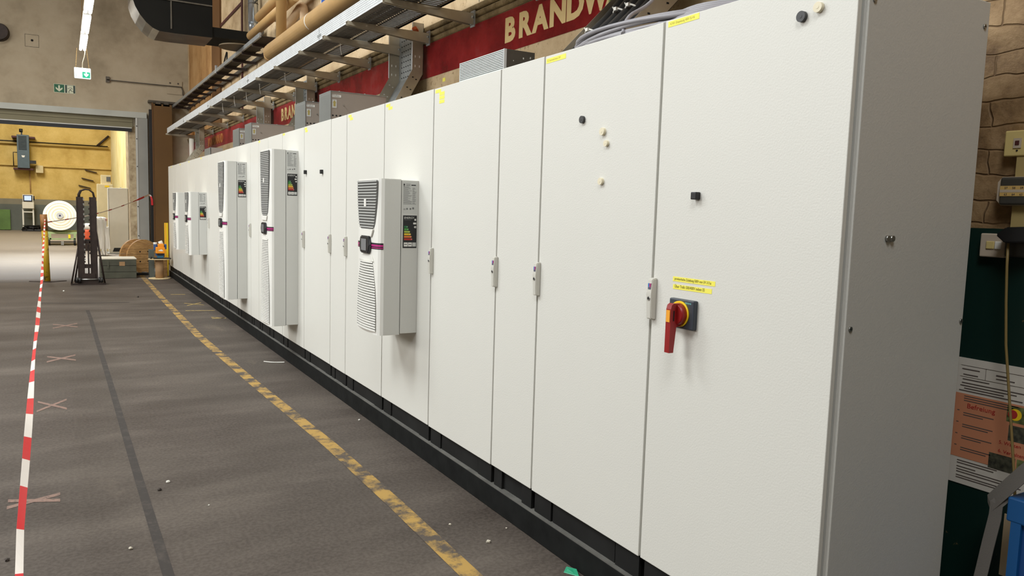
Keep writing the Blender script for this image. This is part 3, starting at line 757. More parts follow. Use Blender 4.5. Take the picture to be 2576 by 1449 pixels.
dup(ac_small, (D, 13.92, 0.745), 'short white cooling unit farthest away, with only a slit of its side showing')

# ------------------------------------------------------------------ boxes on the cabinet tops
ZTOP = ZT-0.006
def finbox(y0, y1, x0, x1, z1, label):
    r = root('finned_heatsink_box', (x0, y0, ZTOP), label, 'resistor box'); h = z1-ZTOP; w = y1-y0
    b = MB(M_DARKSTEEL); b.box(0.004, x1-x0, 0.0, w, 0, h, bev=0.001)
    rr = random.Random(4)
    for k in range(9):
        x = 0.012+rr.random()*(x1-x0-0.03); z = 0.012+rr.random()*(h-0.03); s = rr.uniform(0.002, 0.006)
        b.box(x, x+s, -0.001, 0.001, z, z+s*1.5, M_WHITEPR)
    b.build('housing', r)
    b = MB(M_FIN)
    n = 13
    for k in range(n):
        z = 0.004+(h-0.008)*k/(n-1); b.box(-0.010, 0.006, 0.004, w-0.004, z-0.0022, z+0.0022)
    b.box(-0.010, 0.006, 0.0, 0.008, 0, h); b.box(-0.010, 0.006, w-0.006, w, 0, h)
    b.build('fins', r, 'bright aluminium fins')
def resistor(y0, y1, x0, x1, z1, label):
    r = root('resistor_box', (x0, y0, ZTOP), label, 'resistor box', 'grey resistor boxes on the cabinet tops'); h = z1-ZTOP; w = y1-y0; d = x1-x0
    b = MB(M_BOXS); b.box(0.004, d, 0.004, w-0.004, 0, h-0.004)
    for x in (0.02, 0.05): b.tube([(x, 0.006, 0.05), (x, 0.002, 0.05)], 0.007, 10, M_DARKHOLE)
    b.box(0.075, 0.092, 0.002, 0.01, 0.04, 0.057, M_DARKHOLE)
    b.tube([(0.11, 0.006, h*0.56), (0.11, -0.01, h*0.56)], 0.005, 8, M_ZINC)
    b.build('housing', r)
    b = MB(M_BOXG); b.box(-0.002, 0.006, 0.0, w, 0, h, bev=0.0015)
    for k in range(22):
        z = 0.02+(h-0.05)*k/21; b.box(-0.003, 0, 0.015, w-0.02, z, z+0.004)
    b.build('front_panel', r, 'ribbed grey front')
    b = MB(M_GALV); b.box(-0.003, d, 0, w, h-0.005, h)
    for x in (0.08, 0.3):
        if x < d: b.tube([(x, 0.02, h), (x, 0.02, h+0.006)], 0.006, 8, M_ZINC)
    b.build('lid', r)
    b = MB(M_WHITEPR); b.box(0.014, 0.088, 0.002, 0.005, h*0.80, h*0.88); b.text('frizlen', 0.024, (0.016, 0.0016, h*0.815), RX, UZ, M_LABELTXT, 0.0002); b.build('name_plate', r)
    b = MB(M_LABEL); b.box(0.014, 0.052, 0.002, 0.005, h*0.45, h*0.72)
    b.prism([(0.018, 0.0016, h*0.61), (0.048, 0.0016, h*0.61), (0.033, 0.0016, h*0.705)], (0, 0.002, 0), M_TRI)
    b.box(0.024, 0.042, 0.0016, 0.004, h*0.50, h*0.61, M_TRI); b.build('warning_label', r, 'pale label with yellow warning triangle')
    return r
finbox(3.402, 3.90, 1.93, 2.10, 2.356, 'low box with bright horizontal fins on top of the narrow cabinet')
resistor(6.30, 6.62, 1.93, 2.41, 2.494, 'larger grey resistor box of the near pair, with triangle label')
resistor(7.065, 7.42, 1.93, 2.41, 2.492, 'smaller looking grey resistor box just behind the near large one')
resistor(9.371, 9.73, 1.93, 2.42, 2.491, 'grey resistor box of the far pair, the right one')
resistor(10.094, 10.48, 1.93, 2.42, 2.483, 'grey resistor box of the far pair, the left one')
r = root('low_grey_box', (1.93, 12.206, ZTOP), 'low grey box at the far end of the cabinet tops', 'resistor box')
b = MB(M_BOXS); b.box(0.002, 0.17, 0, 0.55, 0, 0.118); b.build('housing', r)
b = MB(M_BOXG); b.box(-0.004, 0.002, 0.0, 0.55, 0, 0.118); b.build('front_panel', r)
b = MB(M_GALV); b.box(-0.006, 0.004, 0, 0.03, 0, 0.12); b.build('corner_strip', r)

# ------------------------------------------------------------------ cable tray, brackets, drops
TX0, TX1, TZ = 2.025, 2.435, 3.02
tr = root('cable_tray', (TX0, 2.4, TZ), 'long galvanised perforated cable tray on brackets over the cabinets', 'cable tray')
LT = 18.45-2.4
b = MB(M_GALVW); b.box(-0.0015, 0.0015, 0, LT, 0, 0.112)
sfl = b.build('side_flange', tr, 'bright perforated outer flange')
b = MB(M_DARKHOLE)     # punched holes of the flange, up to where they can be told apart
y = 0.02
while y < 10.5:
    for k in range(6):
        z = 0.018+k*0.0165; b.box(-0.0024, -0.0012, y+(0.011 if k % 2 else 0), y+0.0055+(0.011 if k % 2 else 0), z-0.0026, z+0.0026)
    y += 0.025
b.build('perforation', sfl, 'punched holes')
b = MB(M_GALV); b.box(0.405, 0.4085, 0, LT, 0, 0.112); b.box(0.39, 0.4085, 0, LT, 0, 0.002); b.build('inner_flange', tr)
b = MB(M_DARKSTEEL)
b.box(0, 0.05, 0, LT, 0, 0.002); b.box(0.365, 0.41, 0, LT, 0, 0.002); b.box(0.225, 0.24, 0, LT, 0, 0.002)
y = 0
while y < LT: 
    b.box(0.05, 0.365, y, y+(0.021), 0, 0.002); y += 0.042
b.build('slotted_floor', tr, 'slotted tray floor')
for y in (1.5, 4.55, 7.6, 10.6, 13.4):
    b = MB(M_GALV); b.box(-0.003, 0, y, y+0.012, 0, 0.112); b.box(-0.004, 0, y-0.05, y+0.06, 0.03, 0.05); b.build('joint_plate', tr)
# cables lying in the tray (seen through the slots)
b = MB(M_CABLE)
for k, (x, rr) in enumerate(((0.07, 0.018), (0.12, 0.02), (0.17, 0.018), (0.21, 0.016))):
    b.tube([(TX0+x+0.01*math.sin(q*1.3+k), 2.45+q*0.8, TZ+0.006+rr) for q in range(20)], rr, 8)
o = b.build('cable_run'); tag(o, 'black cables lying in the long perforated tray', 'cable', kind='stuff')

def bracket(y, label=None):
    r = root('mounting_bracket', (TX0, y, TZ), label or '', 'bracket', 'cantilever brackets under the cable tray')
    b = MB(M_BRACKET); wz = 0.086
    L0 = WX-TX0-0.05
    b.prism([(-0.03, -0.02, -0.004), (L0, -0.02, -0.002), (L0, -0.02, -wz), (-0.03, -0.02, -0.030)], (0, 0.003, 0))
    b.prism([(-0.03, 0.02, -0.004), (L0, 0.02, -0.002), (L0, 0.02, -wz), (-0.03, 0.02, -0.030)], (0, 0.003, 0))
    b.box(-0.03, L0, -0.02, 0.023, -0.004, -0.001)
    b.build('arm', r)
    b = MB(M_GALV); b.box(L0, L0+0.007, -0.035, 0.035, -0.10, 0.02); b.build('wall_plate', r)
    b = MB(M_ZINC); b.tube([(L0, -0.015, -0.03), (L0-0.02, -0.015, -0.03)], 0.011, 8); b.build('bolt', r)
    b = MB(M_ZINC); b.tube([(L0, 0.012, -0.075), (L0-0.015, 0.012, -0.075)], 0.009, 8); b.build('bolt', r)
    return r
ys = [4.35, 5.284, 6.10, 6.742, 7.533, 8.522, 9.417, 10.45, 11.608, 12.65, 13.762, 15.2, 16.8, 18.43]
names_ = ['nearest', 'second', 'third', 'fourth', 'fifth', 'sixth', 'seventh', 'eighth', 'ninth', 'tenth', 'eleventh', 'twelfth', 'thirteenth', 'last']
bp_ = None
for i, y in enumerate(ys):
    lb = 'steel cantilever bracket under the cable tray, %s from the viewer' % names_[i] if i < 13 else 'steel cantilever bracket at the far end of the cable tray'
    if i == 0: lb = 'steel cantilever bracket under the cable tray, nearest to the viewer'
    if bp_ is None: bp_ = bracket(y, lb)
    else: dup(bp_, (TX0, y, TZ), lb)

def drop_tray(y0, y1, label, xk=2.455, ztop=3.12, zk=2.70, xw=-0.045):
    """vertical tray on the wall that bends out to the cabinet top"""
    r = root('angled_cable_tray', (WX, y0, ZTOP), label, 'cable tray', 'tray drops from the long tray to the cabinets'); w = y1-y0
    x1 = xw; xk_ = xk-WX; za = ztop-ZTOP; zb = zk-ZTOP
    prof = [(x1, za), (x1, zb), (xk_, 0.006)]
    b = MB(M_GALV)
    for (xa, z_a), (xb, z_b) in zip(prof, prof[1:]):
        b.prism([(xa, 0, z_a), (xb, 0, z_b), (xb, w, z_b), (xa, w, z_a)], (-0.003, 0, 0.0))
    # slots of the tray floor
    for k in range(9):
        z = zb+0.02+(za-zb-0.05)*k/8
        for q in range(10): b.box(x1-0.0045, x1-0.0028, 0.03+(w-0.06)*q/10, 0.03+(w-0.06)*q/10+0.02, z, z+0.008, M_DARKHOLE)
    b.build('tray_floor', r)
    for yy, nm in ((0, 'near_flange'), (w, 'far_flange')):
        b = MB(M_BRACKET)
        hw = 0.10
        d_ = Vector((xk_-x1, 0, 0.006-zb)).normalized(); nv = Vector((d_.z, 0, -d_.x))
        if nv.x > 0: nv = -nv
        p0 = Vector((x1, yy, zb)); p1 = Vector((xk_, yy, 0.006))
        t_ = (-hw-nv.x*hw)/d_.x; mt = p0+nv*hw+d_*t_
        b.prism([(x1, yy, za), p0, mt, (x1-hw, yy, za)], (0, 0.002, 0)); b.prism([p0, p1, p1+nv*hw, mt], (0, 0.002, 0))
        bmesh.ops.remove_doubles(b.bm, verts=b.bm.verts, dist=1e-5)
        for k in range(4):
            for off in (0.03, 0.065):
                p = p0.lerp(p1, 0.15+0.2*k)+nv*off
                b.box(p.x-0.007, p.x+0.007, yy-0.002, yy+0.004, p.z-0.004, p.z+0.004, M_WHITEPR if nm == 'far_flange' else M_DARKHOLE)
        for z in (zb+0.05, zb+0.13):
            for xx in (x1-0.035, x1-0.075): b.box(xx-0.004, xx+0.004, yy-0.002, yy+0.004, z, z+0.018, M_WHITEPR)
        b.box(x1-hw-0.004, x1-hw, yy-0.004, yy+0.006, mt.z, za, M_GALVW)
        b.build(nm, r)
    return r
drop_tray(6.20, 6.74, 'steel tray bending from the wall to the cabinet beyond the nearest cooling unit')
drop_tray(9.46, 9.98, 'steel tray dropping to the cabinets behind the near resistor boxes')
drop_tray(11.75, 12.25, 'steel tray dropping to the cabinets behind the far resistor boxes')
drop_tray(16.62, 17.12, 'steel tray dropping to the far end of the cabinet row', xk=2.25, zk=2.62, xw=-0.235)
drop_tray(2.90, 3.37, 'steel tray full of black cables dropping to the second cabinet', xk=2.26, ztop=3.3)
def cable(pts, r, m, label, cat='cable', group=None, name='cable', n=10):
    # smooth through the points
    P_ = [Vector(p) for p in pts]; out = []
    for i in range(len(P_)-1):
        a, b_, c, d = P_[max(i-1, 0)], P_[i], P_[i+1], P_[min(i+2, len(P_)-1)]
        for k in range(6):
            t = k/6; out.append(0.5*((2*b_)+(c-a)*t+(2*a-5*b_+4*c-d)*t*t+(3*b_-a-3*c+d)*t**3))
    out.append(P_[-1]); loc = P_[0].copy()
    b = MB(m); b.tube([p-loc for p in out], r, n); o = b.build(name); o.location = loc
    return tag(o, label, cat, group)
# thick black power cables in the near drop tray
for k, (y, off, rr) in enumerate(((3.325, 0.045, 0.036), (3.245, 0.045, 0.034), (3.165, 0.048, 0.034), (3.095, 0.045, 0.03), (3.035, 0.042, 0.026), (2.985, 0.045, 0.022))):
    x = WX-0.05-off
    cable([(x, y-0.02, 3.5), (x, y-0.01, 3.0), (x-0.01, y, 2.76), (x-0.12, y, 2.60), (x-0.30, y, 2.42), (x-0.44, y-0.01, 2.26)], rr, M_CABLE,
          'thick black power cable in the near drop tray, %s from the left' % ['first', 'second', 'third', 'fourth', 'fifth', 'sixth'][k], 'cable', 'black power cables in the near tray', 'power_cable', 14)
cable([(2.64, 2.925, 3.5), (2.64, 2.925, 2.80), (2.54, 2.925, 2.64), (2.37, 2.925, 2.47), (2.20, 2.925, 2.27)], 0.013, M_ORANGECABLE, 'orange cable along the right edge of the black cable bundle', 'cable')
for k, y in enumerate((6.24, 6.275)):
    cable([(2.60, y-0.1, 3.06), (2.67, y, 3.02), (2.67, y, 2.74), (2.62, y, 2.62), (2.53, y, 2.46), (2.43, y, 2.28)], 0.014, M_ORANGECABLE, ['orange cable in the middle drop tray, next to its near flange', 'orange cable in the middle drop tray, inner one of the two'][k], 'cable', 'orange cables in the middle tray')
# cable ties round the black cables
for k, (y, x, z) in enumerate(((3.325, 2.40, 2.465), (3.21, 2.49, 2.56), (3.125, 2.50, 2.565))):
    b = MB(M_TIE); pts = []
    for q in range(17):
        a = 2*PI*q/16; u = Vector((-0.7071, 0, 0.7071)); v = Vector((0, 1, 0))
        pts.append((u*math.cos(a)*0.043+v*math.sin(a)*0.047))
    b.tube(pts, 0.005, 6); b.tube([(-0.03, 0.02, 0.03), (-0.036, 0.024, 0.045)], 0.003, 6); b.box(-0.043, -0.025, -0.012, 0.008, 0.020, 0.038, None, 0.002)
    o = b.build('cable_tie'); o.location = (x, y, z); tag(o, 'white cable tie round the black power cables, %s one' % ['lowest', 'middle', 'rightmost'][k], 'cable tie', 'cable ties on the black cables')
# grey cable coil on the second cabinet
def coil(cx, cyy, rx, ry, n, z0, label, name='cable_coil', m=M_GREYCABLE):
    b = MB(m); rr = random.Random(11)
    for k in range(n):
        a_ = rx-0.013*(k % 3)+rr.uniform(-0.006, 0.006); c_ = ry-0.02*(k % 4)+rr.uniform(-0.008, 0.008); zz_ = 0.009+0.0125*(k//2)
        pts = [(a_*math.cos(2*PI*q/28), c_*math.sin(2*PI*q/28), zz_+0.006*math.sin(4*PI*q/28+k)) for q in range(29)]
        b.tube(pts, 0.0085, 8, caps=False)
    o = b.build(name); o.location = (cx, cyy, z0); return tag(o, label, 'cable')
coil(2.10, 2.56, 0.165, 0.42, 11, ZTOP, 'grey cable coil lying on top of the second cabinet')
for k in range(6):
    cable([(2.02+0.012*k, 2.42, ZTOP+0.02+0.011*k), (1.99+0.014*k, 2.20, ZTOP+0.03+0.011*k), (2.06+0.012*k, 2.05, ZTOP+0.034+0.010*k), (2.10+0.01*k, 1.98, ZTOP+0.022+0.010*k), (2.2+0.012*k, 1.98+0.01*k, ZTOP+0.013+0.008*k)], 0.0085, M_GREYCABLE,
          'grey cable loop over the gap between the first two cabinets', 'cable', 'grey cable loops on the first cabinets', 'cable', 8)
cable([(2.52, 2.72, 3.3), (2.45, 2.70, 2.82), (2.25, 2.66, 2.50), (2.03, 2.56, 2.36), (1.93, 2.47, 2.262)], 0.008, M_GREYCABLE, 'single grey cable hanging in front of the black bundle', 'cable')
cable([(2.66, 3.50, 3.3), (2.66, 3.50, 2.9), (2.62, 3.52, 2.6), (2.52, 3.56, 2.28)], 0.007, M_GREENCABLE, 'thin green earth wire left of the black bundle', 'cable')
# hanging cable tie ends below the long tray
for k, (y, x, ln) in enumerate(((4.55, 2.36, 0.12), (6.9, 2.2, 0.11), (8.9, 2.20, 0.1), (9.9, 2.14, 0.12), (10.6, 2.12, 0.14), (11.3, 2.1, 0.13), (12.2, 2.1, 0.13))):
    b = MB(M_TIE); b.tube([(0, 0, 0), (0.004, 0.01, -ln*0.5), (0.012, 0.0, -ln)], 0.003, 6); b.box(-0.008, 0.006, -0.005, 0.005, -0.006, 0.004)
    o = b.build('hanging_cable_tie'); o.location = (x, y, TZ-0.002); tag(o, 'white cable tie tail hanging below the tray, %s from the viewer' % names_[k] if k else 'white cable tie tail hanging below the tray, nearest to the viewer', 'cable tie', 'cable tie tails under the tray')

# second, darker cable ladder higher up
ld = root('cable_ladder', (2.37, 10.9, 3.79), 'dark cable ladder running high along the wall to the end wall', 'cable ladder')
LL = GY-0.05-10.9
b = MB(M_GALV); b.box(-0.012, 0.012, 0, LL, 0, 0.06); b.build('outer_rail', ld, 'dusty outer rail')
b = MB(M_DARKSTEEL); b.box(0.34, 0.36, 0, LL, 0, 0.06); b.build('inner_rail', ld)
b = MB(M_MESHDK)
y = 0.0
while y < LL: b.box(0.0, 0.20, y, y+0.028, 0.012, 0.02); y += 0.04
b.build('mesh_floor', ld, 'dark wire mesh floor')
for k in range(13):
    y = 0.5+0.72*k
    b = MB(M_STAND); b.box(0, 0.36, y, y+0.05, -0.035, 0.004); b.build('rung', ld)
b = MB(M_GALVW); b.box(-0.02, 0.012, 3.4, 3.44, -0.01, 0.12); b.build('end_clamp', ld)
cable([(2.38, 13.4, 3.85), (2.40, 13.5, 4.0), (2.45, 13.9, 4.02), (2.47, 14.3, 3.86)], 0.012, M_CABLE, 'short black cable arching over the cable ladder', 'cable')

# ------------------------------------------------------------------ pipes
def pipe(pts, r, m, label, name='pipe', cat='pipe', n=18, group=None, extra=None):
    return cable(pts, r, m, label, cat, group, name, n) if len(pts) > 2 else _straight(pts, r, m, label, name, cat, n, group)
def _straight(pts, r, m, label, name, cat, n, group):
    l = Vector(pts[0]); b = MB(m); b.tube([Vector(p)-l for p in pts], r, n); o = b.build('straight_pipe'); o.location = l  # plain pipe run
    return tag(o, label, cat, group)
pp = root('lagged_pipe', (2.2, 2.5, 3.35), 'long thick beige lagged pipe resting above the perforated tray', 'pipe')
b = MB(M_PIPE); b.tube([(0, 0, 0.04), (0, 7.05, 0.0)], 0.093, 24); b.build('lagging', pp)
b = MB(M_TIE); b.tube([(0, 5.25, 0.012), (0, 5.27, 0.012)], 0.0945, 24); b.build('collar', pp)
b = MB(M_PIPEGREY); b.tube([(0, 7.05, 0.0), (0.02, 7.12, -0.02), (0.1, 7.2, -0.03), (0.5, 7.22, -0.03)], 0.092, 20); b.build('elbow', pp)
_straight([(2.5, 12.15, 4.04), (2.5, 9.6, 4.06)], 0.062, M_PIPE, 'lower beige pipe running beside the dark duct', 'pipe', 'pipe', 18, 'beige pipes high on the wall')
_straight([(2.5, 11.6, 4.20), (2.5, 9.2, 4.24)], 0.062, M_PIPE, 'upper beige pipe running beside the dark duct', 'pipe', 'pipe', 18, 'beige pipes high on the wall')
_straight([(2.36, 9.72, 3.485), (2.36, 9.72, 8.0)], 0.0625, M_PIPE, 'vertical beige pipe in front of the slanting pipes', 'pipe', 'pipe', 18, None)
cable([(2.56, 10.9, 4.05), (2.56, 10.72, 4.04), (2.56, 10.68, 3.95), (2.56, 10.68, 3.86)], 0.036, M_WHITEPIPE, 'short cream elbow pipe left of the vertical beige pipe', 'pipe', None, 'pipe', 14)
_straight([(2.56, 10.68, 3.62), (2.56, 10.68, 3.42)], 0.036, M_WHITEPIPE, 'short cream pipe stub below the elbow', 'pipe', 'pipe', 14, None)
cable([(2.66, 10.9, 3.86), (2.66, 10.2, 3.99), (2.66, 9.95, 4.03), (2.66, 9.82, 3.98), (2.66, 9.8, 3.8), (2.66, 9.8, 3.4)], 0.052, M_PIPEPALE, 'pale bent pipe right of the vertical beige pipe', 'pipe', None, 'pipe', 16)
ap = root('flue_pipe', (2.62, 12.55, 4.28), 'silver foil clad flue pipe with elbow beside the beige pipes', 'pipe')  # flue has no hanger, it just ends below the ceiling
b = MB(M_ALU); b.tube([(0, 0, 0.05), (0, 0, 1.9)], 0.075, 22); b.build('flue', ap)
b = MB(M_ALU); b.tube([(0, 0, 0.05), (0, -0.02, -0.03), (0, -0.09, -0.10), (0, -0.2, -0.13), (0, -0.32, -0.14)], 0.073, 18); b.tube([(0, -0.32, -0.14), (0, -0.36, -0.14)], 0.085, 18, M_DARKSTEEL); b.build('elbow', ap)
b = MB(M_DARKSTEEL); b.tube([(0, 0, 0.32), (0, 0, 0.335)], 0.078, 22); b.tube([(0, 0, 0.325), (0, -0.35, 0.33)], 0.012, 8); b.tube([(0, -0.25, 0.33), (0, -0.25, 1.9)], 0.02, 8); b.build('clamp', ap)
b = MB(M_DISC); b.tube([(0, 0, 0), (0, 0, 0.02)], 0.30, 40, r2=0.29); o = b.build('round_plate'); o.location = (2.36, 12.25, 3.86); tag(o, 'brown round plate lying on the cable ladder', 'plate')
b = MB(M_ERED); b.tube([(0, 0, 0), (0.0, -1.0, 0.06)], 0.04, 12); o = b.build('fire_hose_pipe'); o.location = (2.62, 11.6, 3.70); tag(o, 'short red pipe above the dark cable ladder', 'pipe')

# black duct
DY = 13.2
du = root('air_duct', (0, DY, 0), 'black sheet metal air duct elbow at the top of the picture', 'duct')
fr_ = [(0.99, 6.2), (0.99, 4.6), (1.03, 4.47), (1.09, 4.36), (1.18, 4.25), (1.27, 4.18), (1.36, 4.145), (1.58, 4.14), (2.133, 4.149), (2.133, 6.2)]
b = MB(M_DUCT); b.prism([(x, 0, z) for x, z in fr_], (0, 0.80, 0), M_DUCT, M_DUCTRIM); b.build('duct_shell', du)
b = MB(M_DUCT)
b.box(0.99, 2.13, -0.02, 0.0, 4.62, 4.64, M_DARKSTEEL); b.box(1.52, 1.54, -0.012, 0, 4.2, 4.62, M_DARKSTEEL); b.build('seam', du)
b = MB(M_DUCT); b.box(2.133, 2.74, 0.02, 0.78, 4.17, 4.32); b.build('side_branch', du)

# blue sign on the wall behind the tray
bs = root('blue_sign', (WX-0.004, 9.36, 3.86), 'blue sign with white border high on the wall behind the lagged pipe', 'sign')
b = MB(M_WHITE); b.box(-0.006, 0, -0.9, 0, 0, 0.6); b.build('board', bs)
b = MB(M_BLUESIGN); b.box(-0.008, -0.005, -0.87, -0.03, 0.06, 0.57); b.build('face', bs)

# ------------------------------------------------------------------ lamps and exit signs
def lamp(y1, y0, label):
    r = root('hanging_fluorescent_lamp', (0.45, y0, 4.60), label, 'lamp', 'row of hanging fluorescent lamps'); ln = y1-y0
    b = MB(M_WHITE); b.box(-0.062, 0.062, 0, ln, 0.03, 0.09, bev=0.01); b.build('housing', r)
    for x in (-0.035, 0.035):
        b = MB(M_TUBE); b.tube([(x, 0.03, 0.005), (x, ln-0.03, 0.005)], 0.026, 12); b.build('tube', r, 'lit white tube')
    b = MB(M_CHAIN)
    for yy in (0.2, ln-0.2): b.tube([(0, yy, 0.09), (0, yy, 3.4)], 0.006, 6)
    b.build('suspension', r)
    return r
lamp(18.5, 16.9, 'glowing fluorescent lamp with exit sign hanging from it, farthest of the row')
lamp(16.6, 15.1, 'glowing fluorescent lamp next nearer than the one with the exit sign')
lamp(14.8, 13.2, 'glowing fluorescent lamp touching the top picture edge')
es_ = root('exit_sign', (0.44, 18.5, 4.11), 'lit white and green exit sign hanging on chains under the lamp', 'sign')
b = MB(M_GLOW); b.box(-0.15, 0.15, -0.03, 0.03, -0.09, 0.125, bev=0.012); b.build('light_box', es_)
b = MB(M_GLOWG); b.box(-0.005, 0.135, -0.034, -0.029, -0.075, 0.045); b.build('green_panel', es_)
b = MB(M_GLOW); b.prism([(0.052, -0.036, 0.035), (0.078, -0.036, 0.035), (0.078, -0.036, -0.005), (0.105, -0.036, 0.018), (0.105, -0.036, -0.015), (0.065, -0.036, -0.055), (0.025, -0.036, -0.015), (0.025, -0.036, 0.018), (0.052, -0.036, -0.005)], (0, 0.003, 0), M_GLOW)
b.build('arrow', es_, 'white down arrow')
b = MB(M_SIGNDARK); b.box(-0.125, -0.118, -0.034, -0.029, -0.07, 0.0); b.build('side_mark', es_)
for x, x2 in ((-0.12, -0.09), (0.12, 0.08)):
    b = MB(M_CHAIN)
    for k in range(16):
        t = k/16; p = Vector((x+(x2-x)*t, 0, 0.125+0.40*t)); b.box(p.x-0.006, p.x+0.006, -0.006, 0.006, p.z, p.z+0.017)
    b.build('chain', es_)
b = MB(M_WHITEPIPE); b.tube([(0.0, 0, 0.125), (0.005, 0, 0.24), (0.04, 0, 0.36), (0.06, -0.01, 0.5)], 0.008, 8); b.build('power_lead', es_)
xs = root('escape_route_sign', (-0.09, GY-0.006, 3.935), 'flat green escape sign with down arrow and running figure on the wall', 'sign')
b = MB(M_SIGNWHITE); b.box(0, 0.43, 0, 0.006, 0, 0.195); b.build('board', xs)
b = MB(M_SIGNGREEN); b.box(0.007, 0.205, -0.002, 0.001, 0.010, 0.187)
b.prism([(0.088, -0.003, 0.165), (0.122, -0.003, 0.165), (0.122, -0.003, 0.085), (0.172, -0.003, 0.125), (0.172, -0.003, 0.085), (0.105, -0.003, 0.025), (0.038, -0.003, 0.085), (0.038, -0.003, 0.125), (0.088, -0.003, 0.085)], (0, 0.0015, 0), M_SIGNWHITE)
b.build('arrow_field', xs, 'green field with pale arrow')
b = MB(M_SIGNGREEN); b.box(0.222, 0.423, -0.002, 0.001, 0.010, 0.187, M_SIGNDARK); b.box(0.262, 0.385, -0.0025, 0.001, 0.010, 0.180, M_SIGNWHITE)
T = -0.0036
def limb(pts, w, m): b.tube([(x, T+0.002, z) for x, z in pts], w, 6, m)
b.tube([(0.313, T, 0.160), (0.313, T+0.003, 0.160)], 0.012, 12, M_SIGNWHITE)
limb([(0.315, 0.145), (0.325, 0.095)], 0.010, M_WHITE); limb([(0.325, 0.095), (0.305, 0.06), (0.290, 0.03), (0.305, 0.014)], 0.006, M_SIGNDARK)
limb([(0.330, 0.095), (0.345, 0.055), (0.395, 0.050)], 0.006, M_SIGNDARK); limb([(0.315, 0.135), (0.295, 0.11), (0.268, 0.108)], 0.005, M_SIGNDARK); limb([(0.318, 0.135), (0.350, 0.125), (0.368, 0.10)], 0.005, M_SIGNDARK)
b.build('running_figure_field', xs, 'pale door field with running figure')
# round lamp at the left edge
rl = root('wall_lamp', (-1.09, GY-0.16, 5.12), 'dark round bulkhead lamp at the upper left picture edge', 'lamp')
b = MB(M_STAND); b.tube([(0, 0, 0), (0, 0.16, 0)], 0.17, 28, r2=0.2); b.build('housing', rl)
b = MB(M_BLACK); b.tube([(-0.1, -0.01, -0.15), (0, -0.03, -0.23), (0.08, -0.01, -0.17)], 0.01, 8); b.build('guard', rl)

# ------------------------------------------------------------------ things in front of the gate
# leaning barrier post with tapes
po = root('barrier_post', (-0.285, 16.5, 0), 'yellow scratched barrier post on flat plate holding red white tape', 'post')
b = MB(M_POST); b.tube([(0.02, 0, 0.0), (0, 0, 0.95)], 0.052, 18, r2=0.05); b.build('pole', po)
b = MB(M_RUST); b.tube([(0, 0, 0.95), (-0.01, 0, 1.24)], 0.058, 18); b.build('tape_wrap', po, 'brown sleeve on top')
b = MB(M_STAND); b.prism([(-0.27, 0.05, 0), (0.05, -0.16, 0), (0.33, 0.06, 0), (0.02, 0.26, 0)], (0, 0, 0.012)); b.build('foot_plate', po)
path = [(-0.055, 0.40, 0.724), (-0.066, 1.00, 0.720), (-0.091, 1.60, 0.720), (-0.110, 2.20, 0.720), (-0.118, 2.80, 0.720), (-0.127, 3.40, 0.720), (-0.137, 4.00, 0.720), (-0.146, 4.60, 0.721), (-0.152, 5.20, 0.724), (-0.156, 5.80, 0.729), (-0.163, 6.40, 0.736), (-0.169, 7.00, 0.746), (-0.174, 7.60, 0.757), (-0.178, 8.20, 0.770), (-0.185, 8.80, 0.786), (-0.193, 9.40, 0.803), (-0.201, 10.00, 0.823), (-0.209, 10.60, 0.845), (-0.216, 11.20, 0.868), (-0.224, 11.80, 0.894), (-0.231, 12.40, 0.922), (-0.237, 13.00, 0.952), (-0.243, 13.60, 0.984), (-0.250, 14.20, 1.018), (-0.256, 14.80, 1.054), (-0.261, 15.40, 1.092), (-0.267, 16.00, 1.132), (-0.275, 16.46, 1.160)]
def interp(y):
    for a, b_ in zip(path, path[1:]):
        if a[1] <= y <= b_[1]:
            t = (y-a[1])/(b_[1]-a[1]); return Vector(a).lerp(Vector(b_), t)
    return Vector(path[-1])
ph = []; ms = []; wv = []
N_ = 240; y0_, y1_ = 0.40, 16.435
for k in range(N_+1):
    y = y0_+(y1_-y0_)*k/N_; ph.append(interp(y)); tw = 0.25*math.sin(y*1.1)
    wv.append(Vector((0.0098*(1+0.2*math.sin(y*2.3)), 0, 0.005*math.sin(y*1.7))))
    ms.append(M_TAPER if int((y-2.18)//0.295) % 2 == 0 else M_TAPEW)
b = MB(M_TAPER, M_TAPEW); b.ribbon(ph, wv, mats=[b.mi(m) for m in ms]); o = b.build('barrier_tape', solid=0.0012, nrm=False)
move(o, (-0.1, 0.4, 0.72)); tag(o, 'red and white barrier tape stretched towards the viewer from the yellow post', 'tape')
# second tape from the post to the gate
A = Vector((-0.23, 16.47, 1.10)); B = Vector((1.815, 20.28, 1.69)); pts = []; ms = []; ws_ = []
for k in range(31):
    t = k/30; p = A.lerp(B, t); p.z -= 0.10*math.sin(PI*t); pts.append(p); ws_.append(Vector((0, 0.0, 0.010 if t < 0.86 else 0.022))); ms.append(M_TAPER if 25 <= k < 28 else (M_TAPEW if k >= 28 or k % 4 else M_PAPERRED))
b = MB(M_TAPER, M_TAPEW, M_PAPERRED); b.ribbon(pts, ws_, mats=[b.mi(m) for m in ms])
q0 = [B+Vector((0, 0, 0)), B+Vector((0.03, -0.01, -0.04)), B+Vector((0.05, -0.02, -0.12)), B+Vector((0.055, -0.02, -0.25))]
b.ribbon(q0, Vector((0.022, 0, 0.0)), mats=[1, 0, 0]); o = b.build('barrier_tape', solid=0.0012, nrm=False); move(o, A)
tag(o, 'thin barrier tape from the yellow post to the gate post with a red tail', 'tape')

